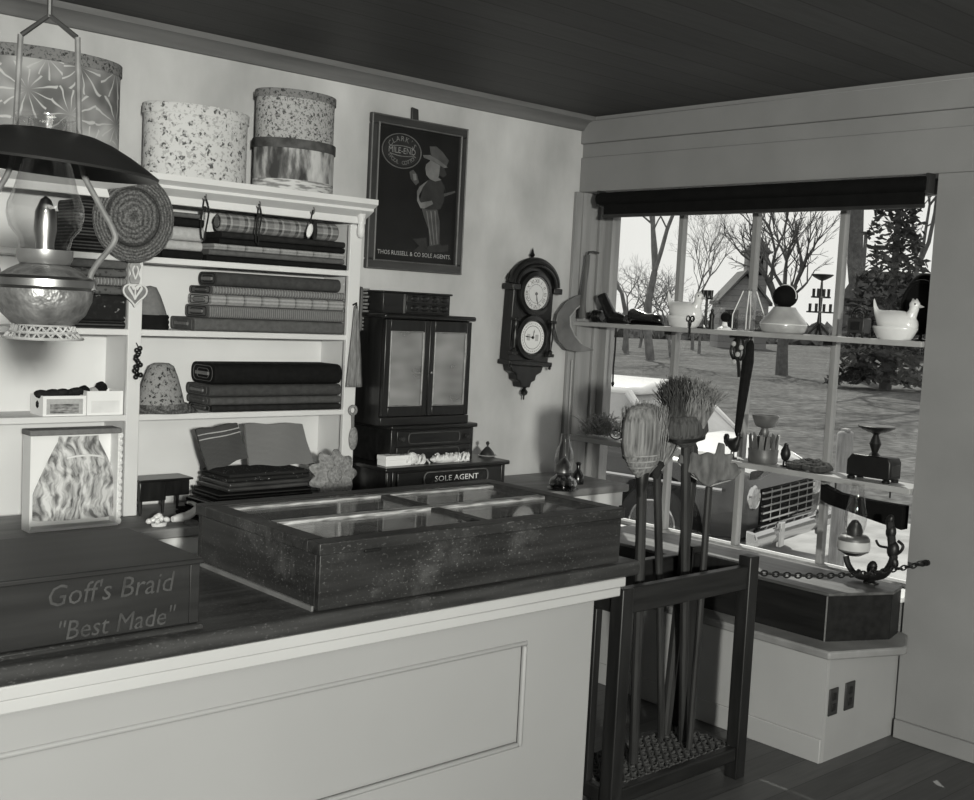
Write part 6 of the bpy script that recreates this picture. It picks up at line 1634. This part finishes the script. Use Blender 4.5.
tree('big thick trunked bare tree behind the spruce on the right', 864, 40, 15, .34, 17, .5, 6, split=.42)
tree('slim leaning bare tree right of the spruce', 915, 47, 11, .15, 23, .5, 6, .1, split=.4)
def leafy(name, label, px, d, w, h, n, seed, mat, size, cat='shrub', group=None, z0=0., cone=False, droop=0, dep=None):
    q = random.Random(seed); base = gpt(px, d); t = thing(name, label, cat, base, 0, group); m = MB()
    dep = dep or w*.6
    for i in range(n):
        f_ = q.random()
        if cone: f_ = f_**1.9; wid = (1-f_)**.8*w/2
        else: wid = w/2*math.sqrt(max(0, 1-(2*f_-.9)**2*.8))
        a = q.uniform(0, 2*PI); k_ = math.sqrt(q.random())
        c = Vector((wid*k_*math.cos(a)*RT.x+dep/2*k_*math.sin(a)*FWD.x*(wid/(w/2)), wid*k_*math.cos(a)*RT.y+dep/2*k_*math.sin(a)*FWD.y*(wid/(w/2)), z0+h*f_ - droop*k_*wid))
        c.z = max(c.z, .03)
        u = Vector((q.uniform(-1, 1), q.uniform(-1, 1), q.uniform(-.6, .6))).normalized()*size*q.uniform(.5, 1.2); v = u.orthogonal().normalized()*size*.4*q.uniform(.5, 1)
        v = Matrix.Rotation(q.uniform(0, 6), 3, u.normalized()) @ v
        m.quad(c-u, c-v, c+u, c+v)
    o = m.build('foliage', mat, t, smooth=False)
    return t
M_BRUSH = plain('bare_brush', .17, .4, 3, 1)
M_SPRUCE = plain('spruce_needles', .045, .5, 3, 1)
M_BRUSHLT = plain('pale_brush', .22, .3, 3, 1)
t = leafy('spruce_tree', 'dark drooping spruce tree on the lawn at the right of the window', 889, 36, 3.7, 7.4, 2300, 4, M_SPRUCE, .22, 'tree', None, .5, True, .18)
MB().tube([(0, 0, -.1), (0, 0, 7.4)], [.2, .04], 8).build('trunk', M_BARK, t)
for i, px in enumerate((608, 624, 640, 672, 700)):
    tree(('low grey leafless shrub at the left edge of the window view', 'grey leafless shrub at the foot of the forked tree', 'grey leafless shrub left of the first mullion', 'grey leafless shrub right of the first mullion', 'grey leafless shrub left of the gabled house')[i], px, 54+5*(i % 3), (7.5, 8.5, 8, 6.5, 5.5)[i], .09, 40+i, .75, 5, mat=M_BRUSH, split=.2, name='bare_shrub', group='leafless shrubs beyond the lawn')
# far hedge line closing the lawn
m = MB(); q = random.Random(2)
for i in range(2600):
    px = q.uniform(560, 1010); d_ = q.uniform(84, 92); p = D(px, 340, d_); c = Vector((p.x, p.y, GS(p.x)+q.uniform(0, 1.5)*q.random()**.5))
    u = Vector((q.uniform(-1, 1), q.uniform(-1, 1), q.uniform(-.4, .4)))*.7; v = Vector((q.uniform(-.2, .2), q.uniform(-.2, .2), .45))
    m.quad(c-u, c-v, c+u, c+v)
o = m.build('far_hedge', M_BRUSH, smooth=False); tag(o, 'low grey hedge line along the far side of the lawn', 'hedge', kind='stuff')
# house with a lantern tower
hb = gpt(742, 70); k = 70/FPX
t = thing('gabled_house', 'grey gabled house with a square tower seen behind the middle mullion', 'house', hb, YAW-PI/2-.05)
zeave, zr_ = D(752, 302, 70).z-hb.z, D(752, 276, 70).z-hb.z
M_SIDING = boards('house_siding', .20, 2, .35, .06); M_ROOF = plain('house_roof', .10, .2, 3, .9)
wv = 24*k
MB().prism([(-wv, -.1), (wv, -.1), (wv, zeave), (0, zr_), (-wv, zeave)], (0, 0, 0), d=(0, 3.4, 0)).build('wall', M_SIDING, t)
for s in (-1, 1): MB().slab([(s*wv*1.12, -.3, zeave-.2), (0, -.3, zr_+.15), (0, 3.6, zr_+.15), (s*wv*1.12, 3.6, zeave-.2)], (0, 0, .18)).build('roof', M_ROOF, t)
for x in (-wv*.5, wv*.5): MB().box((x-.4, -.05, .9), (x+.4, -.002, 2.3)).build('window', M_BLACKMATT, t)
zt0, zt1, zt2 = D(758, 278, 70).z-hb.z, D(758, 252, 70).z-hb.z, D(758, 234, 70).z-hb.z
tx = 14*k
tw = MB().box((tx-.62, 1.2, zt0-1.2), (tx+.62, 2.5, zt1)).build('tower', M_SIDING, t)
MB().slab([(tx-.85, 1.0, zt1), (tx+.85, 1.0, zt1), (tx+.85, 2.7, zt1), (tx-.85, 2.7, zt1)], (0, 0, .12)).build('tower_cornice', M_ROOF, tw)
MB().lathe([(1.05, zt1+.12), (.12, zt2), (0, zt2)], (tx, 1.85, 0), 4, a0=PI/4, a1=2*PI+PI/4).build('tower_roof', M_ROOF, tw, smooth=False)
MB().box((tx-.3, 1.15, zt0+.2), (tx+.3, 1.199, zt1-.2)).build('window', M_BLACKMATT, tw)
# second house behind the spruce
hb = gpt(884, 66); k = 66/FPX
t = thing('dark_house', 'dark broad house with a roof post, behind the spruce on the right', 'house', hb, YAW-PI/2-.33)
z1, z0 = D(884, 272, 66).z-hb.z, D(884, 300, 66).z-hb.z
MB().box((-44*k, 0, -.1), (60*k, 6, z0)).build('wall', plain('dark_siding', .09, .3, 2, .9), t)
MB().prism([(-46*k, z0), (62*k, z0), (54*k, z1), (-30*k, z1)], (0, -.3, 0), d=(0, 6.4, 0)).build('roof', plain('dark_roof', .10, .3, 2, .9), t)
zc1 = D(858, 230, 66).z-hb.z
ch = MB().box((-27*k, 1, z1-.1), (-23.5*k, 1.3, zc1-.15)).build('roof_post', M_ROOF, t)
MB().box((-30*k, .8, zc1-.15), (-17*k, 1.5, zc1)).build('post_cap', M_ROOF, ch)
for x in (-20*k, 5*k, 30*k): MB().box((x-.5, -.04, .9), (x+.5, -.002, 2.3)).build('window', M_BLACKMATT, t)
# hitching post outside the window
xq = 2.6; q = A(846, 428, 0, xq); 
t = thing('fence_post', 'weathered square wooden post standing outside beyond the scale', 'post', (xq, q.y, GZ))
wd = .66*abs(A(852, 450, 0, xq).y-A(840, 450, 0, xq).y)
MB().box((-.07, -wd/2, -.1), (.07, wd/2, q.z-GZ-.02)).build('shaft', plain('weathered_wood', .26, .3, 6, .9, .1, stretch=(6, 6, 1)), t, bevel=.02)
MB().lathe([(wd*.62, 0), (wd*.56, .015), (0, .022)], (0, 0, q.z-GZ-.021), 4, a0=PI/4, a1=2*PI+PI/4).build('post_cap', plain('weathered_cap', .25, .3, 6, .9), t, smooth=False)

# ------------------------------------------------------------------ parked car
front = Vector((.20, -.98, 0)).normalized(); right = Vector((front.y, -front.x, 0))
wf = Vector((3.50, 2.18, GZ))   # near front wheel contact
car = thing('parked_car', 'two-tone 1950s car with pale roof and chrome grille parked outside the window', 'car', (0, 0, 0))
car.rotation_euler = (0, 0, math.atan2(front.y, front.x))
off = Matrix.Rotation(math.atan2(front.y, front.x), 3, 'Z')
# local frame: +x forward, -y = the near (right) side; front axle at x=0, near wheel face at y=-.78
car.location = wf - off @ Vector((0, -.78, 0))
M_CARD = plain('car_dark_paint', .045, .1, 2, .18, spec=.6); M_CARL = plain('car_pale_paint', .60, .05, 2, .25, spec=.6)
M_CHROME = plain('chrome', .55, .05, 3, .12, metal=1); M_LENS = plain('lamp_lens', .35, .3, 30, .15, spec=.8); M_TYRE = plain('tyre_rubber', .012, .2, 10, .8)
def loft(m, secs):
    rings = [[m.bm.verts.new(v) for v in s] for s in secs]; n = len(rings[0])
    for a, b in zip(rings, rings[1:]):
        for i in range(n): m.bm.faces.new((a[i], a[(i+1) % n], b[(i+1) % n], b[i]))
    m.bm.faces.new(rings[0][::-1]); m.bm.faces.new(rings[-1])
def sec(x, w, zlo, zbelt, ztop, crown):
    pts = []
    for yy, zz1 in ((-w*.92, zlo), (-w, zlo+.12), (-w*1.01, (zlo+zbelt)/2), (-w*.98, zbelt-.05), (-w*.90, zbelt), (-w*.6, ztop-.03), (-w*.25, ztop+crown), (w*.25, ztop+crown), (w*.6, ztop-.03), (w*.90, zbelt), (w*.98, zbelt-.05), (w*1.01, (zlo+zbelt)/2), (w, zlo+.12), (w*.92, zlo)):
        pts.append(Vector((x, yy, zz1)))
    return pts
m = MB(); loft(m, [sec(.78, .80, .38, .74, .74, .02), sec(.72, .86, .32, .84, .86, .03), sec(.3, .90, .30, .92, .98, .04), (sec(-.5, .92, .30, .95, 1.02, .04)), sec(-1.2, .93, .28, .97, 1.0, .02), sec(-2.6, .93, .28, .98, 1.0, .02), sec(-3.7, .91, .32, .96, 1.0, .03), sec(-4.1, .80, .42, .88, .9, .02)])
m.build('body', M_CARD, car, angle=45, bevel=.02)
m = MB(); loft(m, [sec(.74, .70, .70, .80, .90, .03), sec(.5, .76, .8, .925, 1.02, .05), sec(.05, .80, .85, .96, 1.05, .04)]); m.build('hood', M_CARL, car, angle=45, bevel=.015)
m = MB(); loft(m, [[Vector((x, y, z)) for y, z in ((-w, 1.40), (-w*.96, 1.46), (-w*.6, 1.50), (w*.6, 1.50), (w*.96, 1.46), (w, 1.40))] for x, w in ((-.38, .56), (-.53, .66), (-1.6, .70), (-2.9, .66), (-3.2, .54))]); m.build('roof', M_CARL, car, angle=45, bevel=.03)
m = MB(); loft(m, [[Vector((.02, -.78, .98)), Vector((.02, .78, .98)), Vector((-3.75, .76, .98)), Vector((-3.75, -.76, .98))], [Vector((-.46, -.64, 1.41)), Vector((-.46, .64, 1.41)), Vector((-3.35, .62, 1.41)), Vector((-3.35, -.62, 1.41))]]); m.build('window_band', plain('car_glass', .30, .3, 2, .06, spec=.9), car, smooth=False)
for x0, x1 in ((.0, -.47), (-1.6, -1.63), (-3.2, -2.95)):
    for s in (-1, 1): MB().tube([(x0, s*.785, .98), (x1, s*.65, 1.42)], .035, 8).build('pillar', M_CARL, car)
m = MB()
for s in (-1, 1): m.tube([(.6, s*.92, .72), (-1.0, s*.955, .74), (-3.8, s*.93, .72)], .018, 6)
m.build('side_trim', M_CHROME, car)
MB().box((-1.5, -.945, .88), (-1.25, -.93, .90)).build('door_handle', M_CHROME, car)
for x in (0, -2.95):
    for s in (-1, 1):
        w_ = MB().lathe([(.12, -.10), (.30, -.10), (.34, -.07), (.345, 0), (.34, .07), (.30, .10), (.12, .10)], (x, s*.86, .345), 32, axis=(0, 1, 0)).build('wheel', M_TYRE, car, angle=50)
        MB().lathe([(0, .135), (.08, .13), (.10, .115), (.17, .112), (.22, .105), (.225, .09), (0, .09)], (x, s*.86, .345), 28, axis=(0, s, 0)).build('hubcap', M_CARD, w_, angle=40)
        MB().lathe([(.205, .108), (.215, .116), (.225, .108)], (x, s*.86, .345), 28, axis=(0, s, 0)).build('trim_ring', M_CHROME, w_)
        m = MB().lathe([(0, -.10), (.41, -.10), (.425, .0), (.41, .045), (0, .045)], (x, s*.885, .37), 28, axis=(0, s, 0)); m.build('wheel_arch', M_BLACKMATT, car)
gr = MB().box((.76, -.58, .42), (.80, .58, .72)).build('grille', M_BLACKMATT, car, bevel=.02)
m = MB()
for z in (.46, .52, .58, .64, .69): m.box((.795, -.57, z-.008), (.815, .57, z+.008))
for y in (-.4, -.2, 0, .2, .4): m.box((.795, y-.008, .43), (.81, y+.008, .715))
m.build('grille_bars', M_CHROME, gr)
for s in (-1, 1):
    hl_ = MB().lathe([(.10, -.06), (.105, .02), (.09, .04), (.085, .03)], (.76, s*.70, .66), 24, axis=(1, 0, 0)).build('headlight', M_CHROME, car)
    MB().lathe([(.085, .03), (.06, .042), (0, .046)], (.76, s*.70, .66), 24, axis=(1, 0, 0)).build('lens', M_LENS, hl_)
m = MB(); m.prism([(-.02, .26), (.07, .28), (.09, .34), (.07, .41), (-.02, .43)], (.84, -.92, 0), (1, 0, 0), (0, 0, 1), (0, 1.84, 0)); m.build('bumper', M_CHROME, car, bevel=.015)
for s in (-.45, .45): MB().box((.90, s-.05, .24), (.95, s+.05, .46)).build('bumper_guard', M_CHROME, car, bevel=.015)
MB().box((.6, -.3, .33), (.86, .3, .38)).build('bumper_bracket', M_BLACK, car)

# ------------------------------------------------------------------ light
sc = bpy.context.scene
w = bpy.data.worlds.new('sky'); sc.world = w; w.use_nodes = True; nt = w.node_tree; nt.nodes.clear()
bg = _n(nt, 'ShaderNodeBackground'); bg.inputs[0].default_value = (1, 1, .955, 1); bg.inputs[1].default_value = .92
o = _n(nt, 'ShaderNodeOutputWorld'); nt.links.new(bg.outputs[0], o.inputs[0])
TINT = (1, 1, .925)
def light(name, kind, loc, energy, rot=None, target=None, **kw):
    l = bpy.data.lights.new(name, kind); l.energy = energy; l.color = TINT
    for k_, v in kw.items(): setattr(l, k_, v)
    ob = bpy.data.objects.new(name, l); C.objects.link(ob); ob.location = loc
    if target is not None: ob.rotation_euler = (Vector(target)-Vector(loc)).to_track_quat('-Z', 'Y').to_euler()
    return ob
light('sun', 'SUN', (20, 10, 20), 4.6, target=Vector((20, 10, 20))+Vector((-.40, -.46, -.79)), angle=.009)
# photographer's flash on a bracket, up and right of the camera
light('flash_lamp', 'AREA', (-5.1, -6.5, 1.92), 400, target=(-2.0, -.8, 1.3), shape='DISK', size=.22)
# added fill light overhead, not a fitting of the shop
light('fill_light', 'AREA', (-3.6, -4.6, 2.50), 22, target=(-2.6, -2.6, 0), shape='DISK', size=1.2)

sc.view_settings.view_transform = 'Standard'; sc.view_settings.look = 'None'
sc.view_settings.exposure = 0; sc.view_settings.gamma = 1
